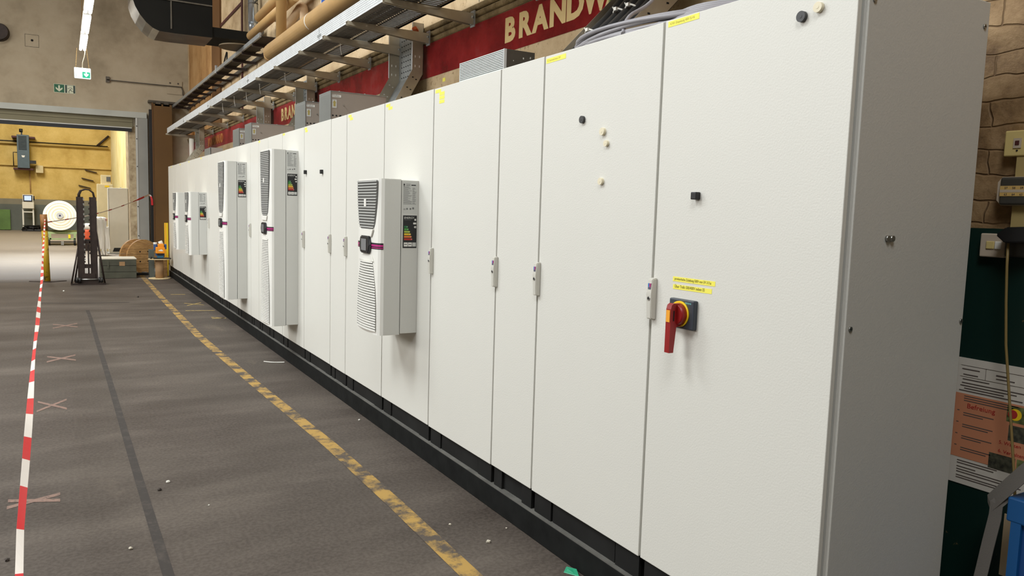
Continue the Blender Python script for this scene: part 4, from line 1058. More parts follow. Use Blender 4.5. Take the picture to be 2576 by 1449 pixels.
# black chain stand
st = root('warp_beam_stand', (0.375, 15.8, 0), 'tall narrow dark steel stand with chain between its twin columns', 'stand')
for x in (-0.098, 0.108):
    b = MB(M_STAND); b.box(x-0.045, x+0.045, -0.03, 0.05, 0.06, 1.58); b.box(x-0.055, x-0.045, -0.04, 0.06, 0.06, 1.58); b.box(x+0.045, x+0.055, -0.04, 0.06, 0.06, 1.58); b.build('column', st)
for o_ in (0.0, 0.04):
    b = MB(M_STAND); b.tube([(-0.12+o_*0.6, o_, 1.56), (-0.12+o_*0.6, o_, 1.62), (-0.09+o_*0.6, o_, 1.69), (-0.02+o_*0.4, o_, 1.715), (0.05+o_*0.2, o_, 1.71), (0.11+o_*0.3, o_, 1.66), (0.13+o_*0.3, o_, 1.56)], 0.012, 8); b.build('top_hoop', st)
b = MB(M_ZINC)
for k in range(26): b.box(-0.048, -0.028, -0.05, -0.03, 0.40+0.045*k, 0.432+0.045*k, M_ZINC if k % 2 else M_STAND)
b.build('chain', st)
b = MB(M_STAND)
for z in (0.30, 0.75): b.box(-0.06, 0.07, -0.02, 0.03, z, z+0.07)
b.build('cross_bar', st)
b = MB(M_STAND); b.tube([(0.02, 0, 0.1), (0.02, 0, 0.72)], 0.012, 8); b.build('spindle', st)
for x, d_ in ((-0.044, 1), (0.054, -1)):
    o_ = [(x, -0.02, 0.5)]
    for k in range(10): o_ += [(x, -0.02, 0.55+0.1*k), (x+d_*0.018, -0.02, 0.555+0.1*k), (x+d_*0.018, -0.02, 0.58+0.1*k), (x, -0.02, 0.59+0.1*k)]
    o_ += [(x, -0.02, 1.55), (x-d_*0.01, -0.02, 1.55), (x-d_*0.01, -0.02, 0.5)]
    b = MB(M_STAND); b.prism(o_, (0, 0.04, 0)); b.build('toothed_rail', st)
b = MB(M_STAND); b.box(-0.27, 0.29, -0.09, -0.06, 0.0, 0.03); b.box(-0.20, 0.30, 0.32, 0.35, 0.0, 0.03); b.box(-0.24, -0.20, -0.06, 0.32, 0, 0.03); b.box(0.22, 0.26, -0.06, 0.32, 0, 0.03)
b.box(-0.16, 0.18, -0.06, 0.06, 0.03, 0.08); b.box(-0.10, 0.12, -0.05, 0.05, 0.08, 0.2); b.build('base', st)
for xa, xb, ya in ((-0.26, -0.12, -0.07), (-0.20, -0.10, 0.33), (0.27, 0.15, -0.07), (0.28, 0.14, 0.33)):
    b = MB(M_STAND); b.tube([(xa, ya, 0.02), (xb, 0.0, 0.98 if xa > 0 else 0.78)], 0.014, 8); b.build('brace', st)
for x in (-0.19, -0.14, 0.17, 0.21):
    b = MB(M_BLACK); b.tube([(x, -0.08, 0.09), (x+0.03, -0.08, 0.09)], 0.05, 16); b.build('wheel', st)
b = MB(M_ZINC); b.tube([(-0.16, -0.085, 0.10), (0.18, -0.085, 0.10)], 0.012, 8); b.build('axle', st)

# grey crate with white cover
cr_ = root('low_crate', (0.62, 16.9, 0), 'low grey green plank crate with white cover beside the dark stand', 'crate')
b = MB(M_CRATE)
for k in range(3): b.box(0, 0.635, 0, 0.62, 0.125*k+0.004, 0.125*k+0.123, bev=0.004)
b.build('body', cr_)
b = MB(M_CRATETOP); b.box(-0.005, 0.64, -0.005, 0.625, 0.376, 0.395, bev=0.003); b.build('cover', cr_)
b = MB(M_CARD); b.box(0.33, 0.43, -0.003, 0.002, 0.25, 0.33); b.build('paper_tag', cr_)
b = MB(M_CRATE); b.box(0.12, 0.15, -0.012, 0, 0.2, 0.34); b.build('latch', cr_)

# wooden cable drum on its rim
dr = root('wooden_cable_drum', (1.42, 17.95, 0.37), 'wooden cable drum standing on its rim behind the plywood spool', 'cable drum')
ax = Vector((0.45, -0.893, 0)).normalized(); sd_ = Vector((ax.y, -ax.x, 0)); sd_ = -sd_ if sd_.x < 0 else sd_
def disc(c, th, R, planks):
    b = MB(M_WOOD, M_WOODDK, M_DARKHOLE)
    n = 40
    for k in range(planks):
        a = -R+2*R*k/planks+0.003; e = -R+2*R*(k+1)/planks-0.003
        zs = [a+(e-a)*q/6 for q in range(7)]
        pts = [c+sd_*math.sqrt(max(0, R*R-z*z))+Vector((0, 0, z)) for z in zs]+[c-sd_*math.sqrt(max(0, R*R-z*z))+Vector((0, 0, z)) for z in zs[::-1]]
        b.prism(pts, ax*th, M_WOOD, M_WOODDK)
        if k in (2, 4): 
            for s_ in (-0.08, 0.1):
                p = c+sd_*s_+Vector((0, 0, (a+e)/2))+ax*th; b.tube([p, p+ax*0.004], 0.016, 10, M_DARKHOLE)
    return b
disc(ax*0.06, 0.045, 0.36, 7).build('flange', dr, 'round plank flange')
disc(-ax*0.20, 0.045, 0.36, 7).build('flange', dr)
b = MB(M_WOODDK); b.tube([-ax*0.17, ax*0.07], 0.2, 26); b.build('barrel', dr)
b = MB(M_BLACK, M_PAPER); b.box(1.30, 1.58, 17.52, 17.66, 0, 0.05, bev=0.01); b.box(1.27, 1.33, 17.5, 17.6, 0.05, 0.075, M_PAPER, 0.005); b.box(1.4, 1.5, 17.5, 17.58, 0.05, 0.07, M_STRAP, 0.005)
o = b.build('dark_rubbish_tray'); move(o, (1.44, 17.6, 0)); tag(o, 'flat black tray with scraps under the wooden drum', 'tray')

# plywood spool with a device on it
spx = root('plywood_spool', (1.655, 16.72, 0), 'plywood disc spool with cardboard core used as a stand', 'spool')
for z in (0.0, 0.385):
    b = MB(M_PLY); b.tube([(0, 0, z), (0, 0, z+0.014)], 0.205, 40); b.build('disc', spx)
b = MB(M_CARD); b.tube([(0, 0, 0.014), (0, 0, 0.385)], 0.075, 26); b.build('core', spx)
b = MB(M_WOOD); b.box(1.70, 1.83, 16.98, 17.03, 0, 0.41); o = b.build('plywood_board'); move(o, (1.76, 17.0, 0)); tag(o, 'upright plywood board behind the spool', 'board')
b = MB(M_GREYDADO); b.box(1.50, 1.59, 16.98, 17.2, 0, 0.56); o = b.build('grey_board'); move(o, (1.54, 17.1, 0)); tag(o, 'grey upright board left behind the spool', 'board')
dv = root('boxed_device', (1.672, 16.70, 0.399), 'orange and blue device on a black mat on the spool', 'device')
b = MB(M_BLACK); b.box(-0.13, 0.19, -0.1, 0.1, 0, 0.02, bev=0.004); b.tube([(-0.19, -0.02, 0.02), (-0.15, -0.02, 0.022)], 0.02, 10); b.build('mat', dv)
b = MB(M_TEAL); b.box(-0.055, 0.055, -0.06, 0.06, 0.02, 0.065, bev=0.005); b.box(-0.05, 0.045, -0.06, 0.05, 0.065, 0.11, M_BLACK); b.build('foot', dv)
b = MB(M_ORANGE); b.box(-0.085, 0.08, -0.09, 0.02, 0.11, 0.235, bev=0.012); b.box(-0.045, 0.065, -0.07, 0.03, 0.235, 0.30, bev=0.008); b.build('cover', dv)
b = MB(M_WHITEPR); b.prism([(-0.05, -0.0915, 0.165), (0.02, -0.0915, 0.155), (0.05, -0.0915, 0.165), (0.01, -0.0915, 0.195)], (0, 0.002, 0)); b.build('emblem', dv, 'pale shape on the orange cover')
b = MB(M_BLUEDEV); b.box(-0.115, -0.06, 0.0, 0.08, 0.17, 0.29, bev=0.01); b.box(0.075, 0.12, 0.0, 0.08, 0.19, 0.29, bev=0.01); b.box(-0.08, 0.08, 0.02, 0.08, 0.06, 0.29); b.build('body', dv)
b = MB(M_WHITE); b.tube([(-0.085, 0.04, 0.28), (-0.085, 0.04, 0.325)], 0.035, 14); b.tube([(-0.02, 0.04, 0.30), (0.05, 0.04, 0.33)], 0.04, 14); b.build('caps', dv)
b = MB(M_YELL); b.box(-0.035, 0.035, 0, 0.05, 0, 1.1, bev=0.004); b.box(-0.028, -0.008, -0.002, 0.0, 0, 1.1, M_AMBER); o = b.build('yellow_post'); o.location = (1.853, 17.28, 0); tag(o, 'short bright yellow post at the far end of the cabinet row', 'post')
# little tower at the end of the tray on the wall
wb = root('wall_pipe_fitting', (WX-0.07, 19.6, 2.2), 'white plastic pipe with brown cap on the red stripe at the far end', 'pipe')
b = MB(M_WHITE); b.tube([(0, 0, 0), (0, 0, 0.85)], 0.06, 14); b.build('pipe_run', wb)
b = MB(M_RUST); b.tube([(0, 0, 0.84), (0, 0, 1.0)], 0.085, 14); b.build('cap', wb)

# ------------------------------------------------------------------ beyond the gate
fc = root('tall_cabinet', (1.149, 24.7, 0), 'tall cream white cabinet with black vent standing beyond the gate', 'cabinet')
b = MB(M_WCAB); b.box(0, 0.50, 0, 0.6, 0.02, 1.88, bev=0.008); b.build('body', fc)
b = MB(M_GASKET); b.box(-0.002, 0.004, -0.004, 0.0, 0.05, 1.86); b.box(0.50, 0.512, 0.02, 0.6, 0, 1.86); b.build('gap_strip', fc)
b = MB(M_BLACK); b.prism([(0.08, -0.006, 0.06), (0.44, -0.006, 0.06), (0.40, -0.006, 0.17), (0.12, -0.006, 0.17)], (0, 0.01, 0)); b.build('vent', fc)
b = MB(M_GALV); b.box(0.30, 0.34, 0.1, 0.14, 1.88, 1.90); b.box(-0.05, 0.55, -0.05, 0.6, 0, 0.02); b.build('base', fc)
bc = root('beige_cabinet', (0.92, 26.0, 0), 'beige cabinet behind the cream white one', 'cabinet')
b = MB(M_BEIGECAB); b.box(0, 0.42, 0, 0.5, 0, 2.0, bev=0.01); b.build('body', bc)
b = MB(M_YELL); b.box(0.2, 0.32, -0.004, 0.0, 1.91, 1.96); b.build('note', bc, 'yellow note')
b = MB(M_BEIGECAB); b.box(1.03, 1.29, 26.05, 26.4, 2.0, 2.27, bev=0.005); b.box(1.17, 1.28, 26.04, 26.06, 2.08, 2.22, M_ACDARK); o = b.build('meter_box'); move(o, (1.16, 26.2, 2.0)); tag(o, 'small beige meter box with dark window on the beige cabinet', 'box')
# fabric roll and cart
ct = root('transport_cart', (-0.01, 29, 0), 'pale green steel cart under the white fabric roll', 'cart')
b = MB(M_CART); b.box(-0.42, 0.44, 0, 1.6, 0.38, 0.45)
for x in (-0.38, 0.32): b.box(x, x+0.07, 0, 0.06, 0.2, 0.38)
b.box(-0.36, 0.38, 0, 0.05, 0.19, 0.24); b.build('frame', ct)
b = MB(M_YELL); b.box(0.17, 0.23, -0.02, 0.0, 0.24, 0.36); b.build('reflector', ct)
b = MB(M_BLACK); b.box(-0.36, 0.36, 0.1, 0.14, 0.10, 0.13); b.build('axle', ct)
for x in (-0.40, 0.32):
    b = MB(M_TYRE); b.tube([(x, 0.12, 0.13), (x+0.06, 0.12, 0.13)], 0.13, 20); b.build('wheel', ct)
b = MB(M_ZINC); b.box(-0.04, 0.04, -0.08, 0.05, 0.02, 0.14); b.build('tow_coupling', ct)
ro = root('fabric_roll', (-0.06, 28.9, 0.98), 'big white fabric roll lying on the green cart', 'fabric roll')
b = MB(M_ROLL); b.tube([(0, 0, 0), (0, 1.7, 0)], 0.475, 48); b.box(-0.50, -0.44, 0, 1.6, -0.52, -0.05); b.build('roll', ro)
def ring(r0, r1, yy, m):
    n = 40
    for k in range(n):
        a0, a1 = 2*PI*k/n, 2*PI*(k+1)/n
        b.poly([(r0*math.cos(a0), yy, r0*math.sin(a0)), (r0*math.cos(a1), yy, r0*math.sin(a1)), (r1*math.cos(a1), yy, r1*math.sin(a1)), (r1*math.cos(a0), yy, r1*math.sin(a0))], m)
for a_, c_ in ((0.12, 0.15), (0.21, 0.235), (0.30, 0.33), (0.385, 0.40)):
    b = MB(M_ROLL2); ring(a_, c_, -0.003, M_ROLL2); b.bm.verts.ensure_lookup_table(); bmesh.ops.remove_doubles(b.bm, verts=b.bm.verts, dist=1e-4); b.build('layer_ring', ro, 'cream layer ring on the roll end', solid=0.003)
b = MB(M_ACSLAT); b.tube([(0, -0.004, 0), (0, -0.02, 0)], 0.10, 24); b.box(-0.025, 0.025, -0.024, -0.018, -0.025, 0.025, M_NAVY); b.build('core', ro)
# draped tarpaulin over a bag
dp_ = root('tarpaulin_heap', (0.72, 23.8, 0), 'white tarpaulin draped over a heap behind the dark stand', 'tarpaulin')
b = MB(M_FABRIC)
for k in range(14):
    a = 0.02+0.36*k/14
    z = 1.02-0.03*math.sin(k*1.7)-(0.25 if k > 11 else 0)
    b.prism([(a-0.03, -0.02*math.sin(k*2.1), z), (a+0.02, -0.05, z+0.02*math.cos(k)), (a+0.04+0.02*math.sin(k), -0.06*math.cos(k), 0.0+0.25*abs(math.sin(k*0.9))), (a-0.01, -0.02, 0.0+0.2*abs(math.cos(k))*(k > 2))], (0, 0.4, 0))
b.box(-0.02, 0.34, -0.02, 0.4, 0.78, 1.06, bev=0.08); b.build('sheet', dp_)
b = MB(M_ERED); b.box(0.26, 0.34, -0.03, 0.1, 0.95, 1.03, bev=0.02); b.build('red_label', dp_)
bb = root('bulk_bag', (0.66, 26.2, 0), 'orange red bulk bag seen between the columns of the dark stand', 'bag')
b = MB(M_FABRICR); b.box(-0.12, 0.12, -0.12, 0.12, 0.3, 0.66, bev=0.09, seg=4); b.build('bag', bb)
b = MB(M_FABRIC); b.box(-0.12, 0.13, -0.12, 0.12, 0.62, 0.82, bev=0.08, seg=4); b.build('inner_liner', bb, 'white inner liner')
b = MB(M_STAND); b.box(-0.12, 0.12, -0.12, 0.12, 0, 0.32); b.build('trolley', bb, 'dark trolley')
# heater on the far wall
ht = root('wall_heater', (-1.69, FY-0.75, 0), 'slate blue fan heater mounted on the yellow far wall', 'heater')
b = MB(M_HEATER); b.box(0, 0.47, 0, 0.45, 2.86, 4.36, bev=0.01); b.build('casing', ht)
b = MB(M_DARKHOLE)
for k in range(11): b.box(0.06, 0.38, -0.004, 0.0, 3.68+0.058*k, 3.71+0.058*k)
b.build('louvres', ht, 'dark louvre slots')
b = MB(M_MAROON); b.box(-0.2, 0.7, 0.1, 0.75, 4.22, 4.30); b.box(-0.17, 0.6, 0.1, 0.75, 2.78, 2.86); b.build('support_bars', ht)
b = MB(M_BLACK); b.box(0.47, 0.72, 0.05, 0.35, 3.08, 3.22); b.box(0.16, 0.22, 0.1, 0.16, 4.36, 4.6); b.tube([(0.1, 0.1, 4.55), (0.24, 0.1, 4.55)], 0.08, 14); b.tube([(-0.15, 0.02, 2.95), (-0.15, 0.02, 3.55), (0.0, 0.02, 3.55)], 0.02, 8); b.build('motor', ht)
b = MB(M_WHITEPR); b.prism([(0.16, -0.004, 3.43), (0.30, -0.004, 3.43), (0.27, -0.004, 3.34), (0.19, -0.004, 3.34)], (0, 0.003, 0)); b.build('badge', ht)
b = MB(M_BEIGECAB); b.box(-1.0, -0.70, FY-0.35, FY-0.13, 2.68, 3.02, bev=0.01); o = b.build('mounted_junction_box'); move(o, (-0.85, FY-0.1, 2.85)); tag(o, 'beige junction box beside the blue heater', 'box')
b = MB(M_YPIPE); b.tube([(-8, FY-0.14, 4.0), (2.0, FY-0.14, 4.0)], 0.05, 10); o = b.build('wall_pipe'); move(o, (-3, FY-0.14, 4.0)); tag(o, 'thin pipe run across the yellow far wall, upper one', 'pipe')
b = MB(M_BLACK); b.tube([(-8, FY-0.10, 4.09), (2.0, FY-0.10, 4.09)], 0.025, 8); o = b.build('wall_cable'); move(o, (-3, FY-0.1, 4.09)); tag(o, 'black cable run just above the pipe on the yellow far wall', 'cable')
b = MB(M_PIPEGREY); b.tube([(-1.24, FY-0.05, 1.75), (-1.24, FY-0.05, 2.8)], 0.022, 8); o = b.build('wall_pipe'); move(o, (-1.24, FY-0.05, 2)); tag(o, 'thin vertical conduit below the blue heater', 'pipe')
b = MB(M_STAND); b.tube([(1.55, FY-0.1, 4.1), (2.05, FY-0.1, 4.6)], 0.05, 8); o = b.build('diagonal_strut'); move(o, (1.8, FY-0.1, 4.3)); tag(o, 'dark diagonal strut in the far upper corner of the yellow wall', 'strut')
b = MB(M_STAND)
for k, (x, z) in enumerate(((1.0, 2.95), (0.85, 2.55), (0.72, 2.2))): b.prism([(x, FY-0.15, z), (x+0.5, FY-0.15, z-0.12), (x+0.5, FY-0.15, z-0.16), (x, FY-0.15, z-0.04)], (0, 0.12, 0))
o = b.build('step_ladder_rungs'); move(o, (1.1, FY-0.1, 2.5)); tag(o, 'three dark wall rungs left of the beige cabinet', 'ladder')
tm = root('control_terminal', (-1.34, FY-0.9, 0), 'control terminal with lit screen on pale legs before the far wall', 'terminal')
b = MB(M_WCAB); b.box(-0.22, 0.24, 0, 0.3, 1.02, 1.32, bev=0.02); b.box(-0.20, 0.22, 0.02, 0.28, 1.32, 1.66, bev=0.02); b.build('console', tm)
b = MB(M_BLACK); b.box(-0.17, 0.18, -0.01, 0.02, 1.34, 1.63); b.tube([(0.24, 0.05, 1.4), (0.24, 0.05, 1.6)], 0.03, 8); b.build('monitor', tm)
b = MB(M_MONITOR); b.box(-0.13, 0.14, -0.014, -0.008, 1.39, 1.60); b.build('screen', tm, 'lit pale blue screen')
for x in (-0.20, 0.20):
    b = MB(M_WHITE); b.box(x-0.03, x+0.03, 0.1, 0.16, 0.05, 1.02); b.build('leg', tm)
b = MB(M_WHITE); b.box(-0.2, 0.2, 0.11, 0.14, 0.84, 0.89); b.box(-0.25, 0.25, 0, 0.3, 0, 0.05); b.build('stretcher', tm)
b = MB(M_BLACK)
rr = random.Random(5)
for k in range(14):
    p = [(rr.uniform(-0.3, 0.5), rr.uniform(-0.1, 0.1), rr.uniform(0.03, 0.28)) for _ in range(4)]; b.tube(p, 0.03, 6)
b.box(-0.3, 0.5, -0.1, 0.1, 0, 0.08, None, 0.02)
o = b.build('cable_heap'); o.location = (-1.28, FY-1.3, 0); tag(o, 'tangled black cable heap at the foot of the terminal', 'cable heap')
b = MB(M_GREENB); b.box(-2.75, -2.06, FY-0.25, FY-0.05, 0.02, 0.95, bev=0.01); o = b.build('green_board'); move(o, (-2.4, FY-0.15, 0)); tag(o, 'green board leaning at the far wall, left picture edge', 'board')

# ------------------------------------------------------------------ right wall fittings
ls = root('light_switch', (WX, 1.362, 1.822), 'yellowed square light switch at the right picture edge', 'switch')
b = MB(M_CREAMSW); b.box(-0.035, 0, -0.042, 0.042, -0.042, 0.042, bev=0.004); b.build('case', ls)
b = MB(M_WHITESOCK); b.box(-0.038, -0.034, -0.012, 0.012, -0.016, 0.016); b.box(-0.040, -0.036, -0.006, 0.006, -0.006, 0.008, M_MAROON); b.tube([(-0.034, 0, -0.024), (-0.037, 0, -0.024)], 0.003, 8, M_DARKHOLE); b.build('rocker', ls)
jb = root('junction_box', (WX, 1.345, 1.665), 'charcoal junction box with tan number strip under the light switch', 'junction box')
b = MB(M_WHITESOCK); b.prism([(-0.0, -0.07, -0.03), (-0.0, -0.055, -0.047), (-0.0, 0.048, -0.047), (-0.0, 0.062, -0.03), (-0.0, 0.062, 0.03), (-0.0, 0.048, 0.047), (-0.0, -0.055, 0.047), (-0.0, -0.07, 0.03)], (-0.045, 0, 0)); b.build('case', jb)
b = MB(M_FRONTBLK); b.box(-0.055, -0.044, -0.062, 0.050, -0.045, 0.045, bev=0.006); b.build('lid', jb)
b = MB(M_STICK); b.box(-0.0565, -0.054, -0.06, 0.048, -0.017, 0.017)
b.box(-0.0570, -0.055, -0.06, 0.048, -0.0045, 0.0045, M_WHITESOCK)
for k in range(4):
    b.text('%d' % (57+k), 0.010, (-0.0572, 0.034-0.024*k, 0.0065), FX, UZ, M_PAPERTXT, 0.0002); b.text('%d' % (63+k), 0.010, (-0.0572, 0.034-0.024*k, -0.0145), FX, UZ, M_PAPERTXT, 0.0002)
b.build('number_strip', jb)
for z0, z1, lb in ((1.545, 1.622, 'beige cable channel piece below the charcoal junction box'), (1.71, 1.78, 'beige cable channel piece between light switch and junction box')):
    b = MB(M_DUCTBEIGE); b.box(WX-0.03, WX, 1.28, 1.363, z0, z1); o = b.build('cable_channel'); move(o, (WX, 1.32, z0)); tag(o, lb, 'cable channel')
so = root('wall_socket', (WX, 1.416, 1.483), 'dirty white socket on the green dado edge', 'socket')
b = MB(M_WHITESOCK); b.box(-0.03, 0, -0.042, 0.04, -0.04, 0.04, bev=0.004); b.box(-0.034, -0.028, -0.008, 0.018, -0.012, 0.014, M_CREAMSW, 0.002); b.box(-0.034, -0.028, -0.030, -0.010, -0.012, 0.014, M_TIE, 0.002); b.build('case', so)
b = MB(M_FRONTBLK); b.box(-0.04, 0.0, -0.12, -0.046, -0.035, 0.03, bev=0.006); b.build('socket_cup', so)
pg = root('power_plug', (WX-0.05, 1.345, 1.520), 'dark angled plug in the wall socket with olive cord', 'plug')
b = MB(M_BLACK); b.prism([(0.01, 0.03, 0.0), (0.01, 0.0, 0.026), (0.01, -0.07, 0.030), (0.01, -0.07, -0.02), (0.01, 0.0, -0.026)], (-0.055, 0, 0)); bmesh.ops.bevel(b.bm, geom=list(b.bm.edges), offset=0.004, segments=2, affect='EDGES'); b.build('body', pg)
L0 = Vector((WX-0.05, 1.345, 1.520))
cp_ = [(2.68, 1.345, 1.50), (2.68, 1.342, 1.42), (2.68, 1.334, 1.30), (2.68, 1.322, 1.16), (2.68, 1.304, 1.04), (2.68, 1.28, 0.88), (2.67, 1.253, 0.731), (2.66, 1.235, 0.62)]
b = MB(M_CORD); b.tube([Vector(p)-L0 for p in cp_], 0.0045, 8); b.build('cord', pg, 'olive power cord hanging down')

nt_ = root('notice_sign', (WX-0.003, 1.525, 0.63), 'white and orange printed safety notice on the green dado', 'notice')
PW, PH = 0.45, 0.452
b = MB(M_PAPER); b.box(-0.002, 0.001, -PW, 0, 0, PH)
b.box(-0.0028, 0, -PW, 0.0, 0.095, 0.325, M_PAPERO)
T = -0.0030
def line(y0, y1, z, m=M_PAPERTXT, h=0.0035): b.box(T, -0.001, -y1, -y0, z, z+h, m)
rr = random.Random(9)
line(0.03, 0.36, 0.425, M_PAPERTXT, 0.001); line(0.03, 0.36, 0.385, M_PAPERTXT, 0.001)
for y in (0.115, 0.265): b.box(T, -0.001, -y-0.001, -y, 0.386, 0.425, M_PAPERTXT)
line(0.035, 0.095, 0.411); line(0.15, 0.19, 0.407, h=0.005); line(0.15, 0.21, 0.396); line(0.04, 0.09, 0.392)
for z, e in ((0.375, 0.13), (0.362, 0.31), (0.352, 0.22), (0.343, 0.18), (0.334, 0.24)): line(0.03+rr.uniform(0, 0.02), e, z)
for z, e in ((0.315, 0.23), (0.307, 0.23), (0.299, 0.22)): line(0.05, e, z)
b.text('Befreiung', 0.024, (T-0.0004, -0.062, 0.276), FX, UZ, M_PAPERRED, 0.0003, sx=1.05)
for k in range(4):
    z = 0.255-0.042*k; line(0.03, 0.038, z+0.006); line(0.052, 0.155, z); line(0.052, 0.12+0.02*(k % 2), z-0.008)
b.text('5. Warten', 0.017, (T-0.0004, -0.178, 0.180), FX, UZ, M_PAPERRED, 0.0003); b.text('6. Verhalten', 0.017, (T-0.0004, -0.178, 0.150), FX, UZ, M_PAPERRED, 0.0003)
b.box(T, -0.001, -0.40, -0.195, 0.262, 0.318, M_PHOTO1); b.tube([(T, -0.222, 0.290), (T-0.001, -0.222, 0.290)], 0.020, 18, M_YELL); b.tube([(T-0.001, -0.214, 0.290), (T-0.002, -0.214, 0.290)], 0.015, 18, M_PAPERRED)
b.box(T, -0.001, -0.40, -0.205, 0.198, 0.252, M_PHOTO2); b.box(T, -0.001, -0.235, -0.150, 0.088, 0.142, M_PHOTO2); b.box(T, -0.001, -0.30, -0.240, 0.088, 0.142, M_PHOTO1)
for z, e in ((0.082, 0.18), (0.073, 0.17), (0.060, 0.11), (0.050, 0.25), (0.041, 0.26), (0.028, 0.2), (0.020, 0.22)): line(0.045, e, z, h=0.003)
b.build('sheet', nt_)
b = MB(M_PAPER2); b.box(WX-0.006, WX-0.001, 1.225, 1.307, 0.36, 0.575); o = b.build('paper_card'); move(o, (WX, 1.27, 0.36)); tag(o, 'cream paper card behind the blue bin', 'card')
bn = root('blue_bin', (2.62, 1.10, 0), 'blue plastic bin at the lower right picture corner', 'bin')
b = MB(M_BLUEBIN); b.box(-0.06, 0.10, -0.22, 0.115, 0.62, 0.70, bev=0.006)
b.box(-0.045, 0.09, -0.21, 0.095, 0.0, 0.63, M_BLUEDARK)
for y in (-0.18, -0.10, -0.02, 0.07): b.box(-0.058, -0.04, y, y+0.03, 0.0, 0.63, M_BLUEBIN)
b.build('tub', bn)
b = MB(M_DARKHOLE); b.box(-0.064, -0.059, -0.02, 0.02, 0.66, 0.685, bev=0.002); b.build('rim_slot', bn)
b = MB(M_STRAP)
b.ribbon([(2.50, 0.98, 1.02), (2.53, 1.08, 0.90), (2.555, 1.18, 0.78), (2.57, 1.25, 0.685), (2.575, 1.272, 0.655), (2.578, 1.270, 0.630), (2.58, 1.255, 0.615)], [Vector((0.004, 0.012, 0.022))]*7)
b.ribbon([(2.575, 1.225, 0.695), (2.57, 1.25, 0.66), (2.572, 1.252, 0.615), (2.572, 1.265, 0.52), (2.57, 1.275, 0.43), (2.565, 1.29, 0.30), (2.56, 1.30, 0.1), (2.56, 1.305, 0.004)], [Vector((0.0, 0.019, 0.004))]*8)
o = b.build('grey_strap', solid=0.003, nrm=False); move(o, (2.57, 1.25, 0.6)); tag(o, 'grey webbing strap looped over the blue bin', 'strap')

# ------------------------------------------------------------------ floor markings and crumbs
b = MB(M_YLINE)
pl = [(1.40, 17.6), (1.381, 16.85), (1.35, 13), (1.337, 9.41), (1.40, 6.8), (1.47, 4.75), (1.475, 3.6), (1.465, 2.76), (1.45, 1.5), (1.44, 0.5)]
segs = []
for (xa, ya), (xb, yb) in zip(pl, pl[1:]):
    for k in range(6): segs.append((xa+(xb-xa)*k/6, ya+(yb-ya)*k/6))
segs.append(pl[-1])
b.ribbon([(x, y, 0) for x, y in segs], Vector((0.045, 0, 0))); o = b.build('floor_line', nrm=False); move(o, (1.4, 9, 0)); o.location.z = 0.0016
structure(o, 'worn yellow line painted on the floor along the cabinets', 'floor marking')
b = MB(M_SKID)
b.ribbon([(0.36, 2.6, 0), (0.345, 3.3, 0), (0.33, 5, 0), (0.315, 7.5, 0), (0.298, 9.5, 0), (0.288, 11.3, 0), (0.273, 12.1, 0)], Vector((0.022, 0, 0))); o = b.build('tyre_mark', nrm=False); move(o, (0.3, 7, 0)); o.location.z = 0.0012
structure(o, 'long dark tyre mark on the floor', 'floor marking')
b = MB(M_SKID); b.ribbon([(-0.35, 13.15, 0), (0.3, 12.95, 0), (0.85, 12.88, 0)], Vector((0, 0.03, 0))); o = b.build('floor_joint', nrm=False); move(o, (0.2, 13, 0)); o.location.z = 0.0012
structure(o, 'dark joint across the floor', 'floor marking')
def xmark(x, y, w, d, m, label, wd=0.028):
    b = MB(m)
    b.ribbon([(-w/2, -d/2, 0), (w/2, d/2, 0)], Vector((0.0, wd, 0))); b.ribbon([(-w/2, d/2, 0.0004), (w/2, -d/2, 0.0004)], Vector((0.0, wd, 0)))
    o = b.build('tape_cross', nrm=False); o.location = (x, y, 0.0014); tag(o, label, 'floor tape', 'faded tape crosses on the floor')
xmark(-0.16, 4.49, 0.23, 0.10, M_XTAPE, 'largest faded pink tape cross, nearest to the viewer', 0.022)
xmark(-0.10, 6.57, 0.19, 0.30, M_XTAPE, 'second nearest faded tape cross beside the barrier tape', 0.03)
xmark(-0.04, 8.5, 0.24, 0.28, M_XTAPE, 'third nearest faded tape cross beside the barrier tape', 0.035)
xmark(0.0, 10.7, 0.26, 0.32, M_XTAPE, 'pale tape cross left of the tyre mark, farthest of the left ones', 0.035)
xmark(1.70, 12.4, 0.24, 0.30, M_XTAPEY, 'yellow tape cross between the yellow line and the cabinets', 0.03)
b = MB(M_XTAPEY); b.ribbon([(-0.19, 0, 0), (0.19, -0.1, 0)], Vector((0, 0.025, 0))); o = b.build('tape_strip', nrm=False); o.location = (1.675, 11.67, 0.0014); tag(o, 'thin yellow tape strip across the aisle beside the cabinets', 'floor tape')
b = MB(M_XTAPEY); b.ribbon([(-0.09, 0.1, 0), (0.07, -0.05, 0)], Vector((0, 0.03, 0))); b.ribbon([(-0.1, -0.02, 0), (0.08, -0.02, 0)], Vector((0, 0.02, 0))); o = b.build('tape_strip', nrm=False); o.location = (1.80, 10.8, 0.0014); tag(o, 'short yellow tape scrap beside the black base frame', 'floor tape')
b = MB(M_XTAPEY); b.ribbon([(-0.1, 0.05, 0), (0.12, 0.0, 0)], Vector((0, 0.03, 0))); o = b.build('tape_strip', nrm=False); o.location = (1.63, 13.75, 0.0014); tag(o, 'pale tape scrap on the floor before the spool', 'floor tape')
def crumb(x, y, s, m, label, sd=0):
    bm_ = MB(m); rr = random.Random(int(x*1000)+int(y*100))
    bmesh.ops.create_icosphere(bm_.bm, subdivisions=2, radius=s)
    for v in bm_.bm.verts: v.co *= rr.uniform(0.75, 1.2); v.co.z *= 0.7
    o = bm_.build('mortar_crumb'); o.location = (x, y, s*0.6); tag(o, label, 'crumb', 'crumbs on the floor')
crumb(1.688, 3.011, 0.011, M_PEBBLE, 'largest pale mortar crumb on the floor by the black base')
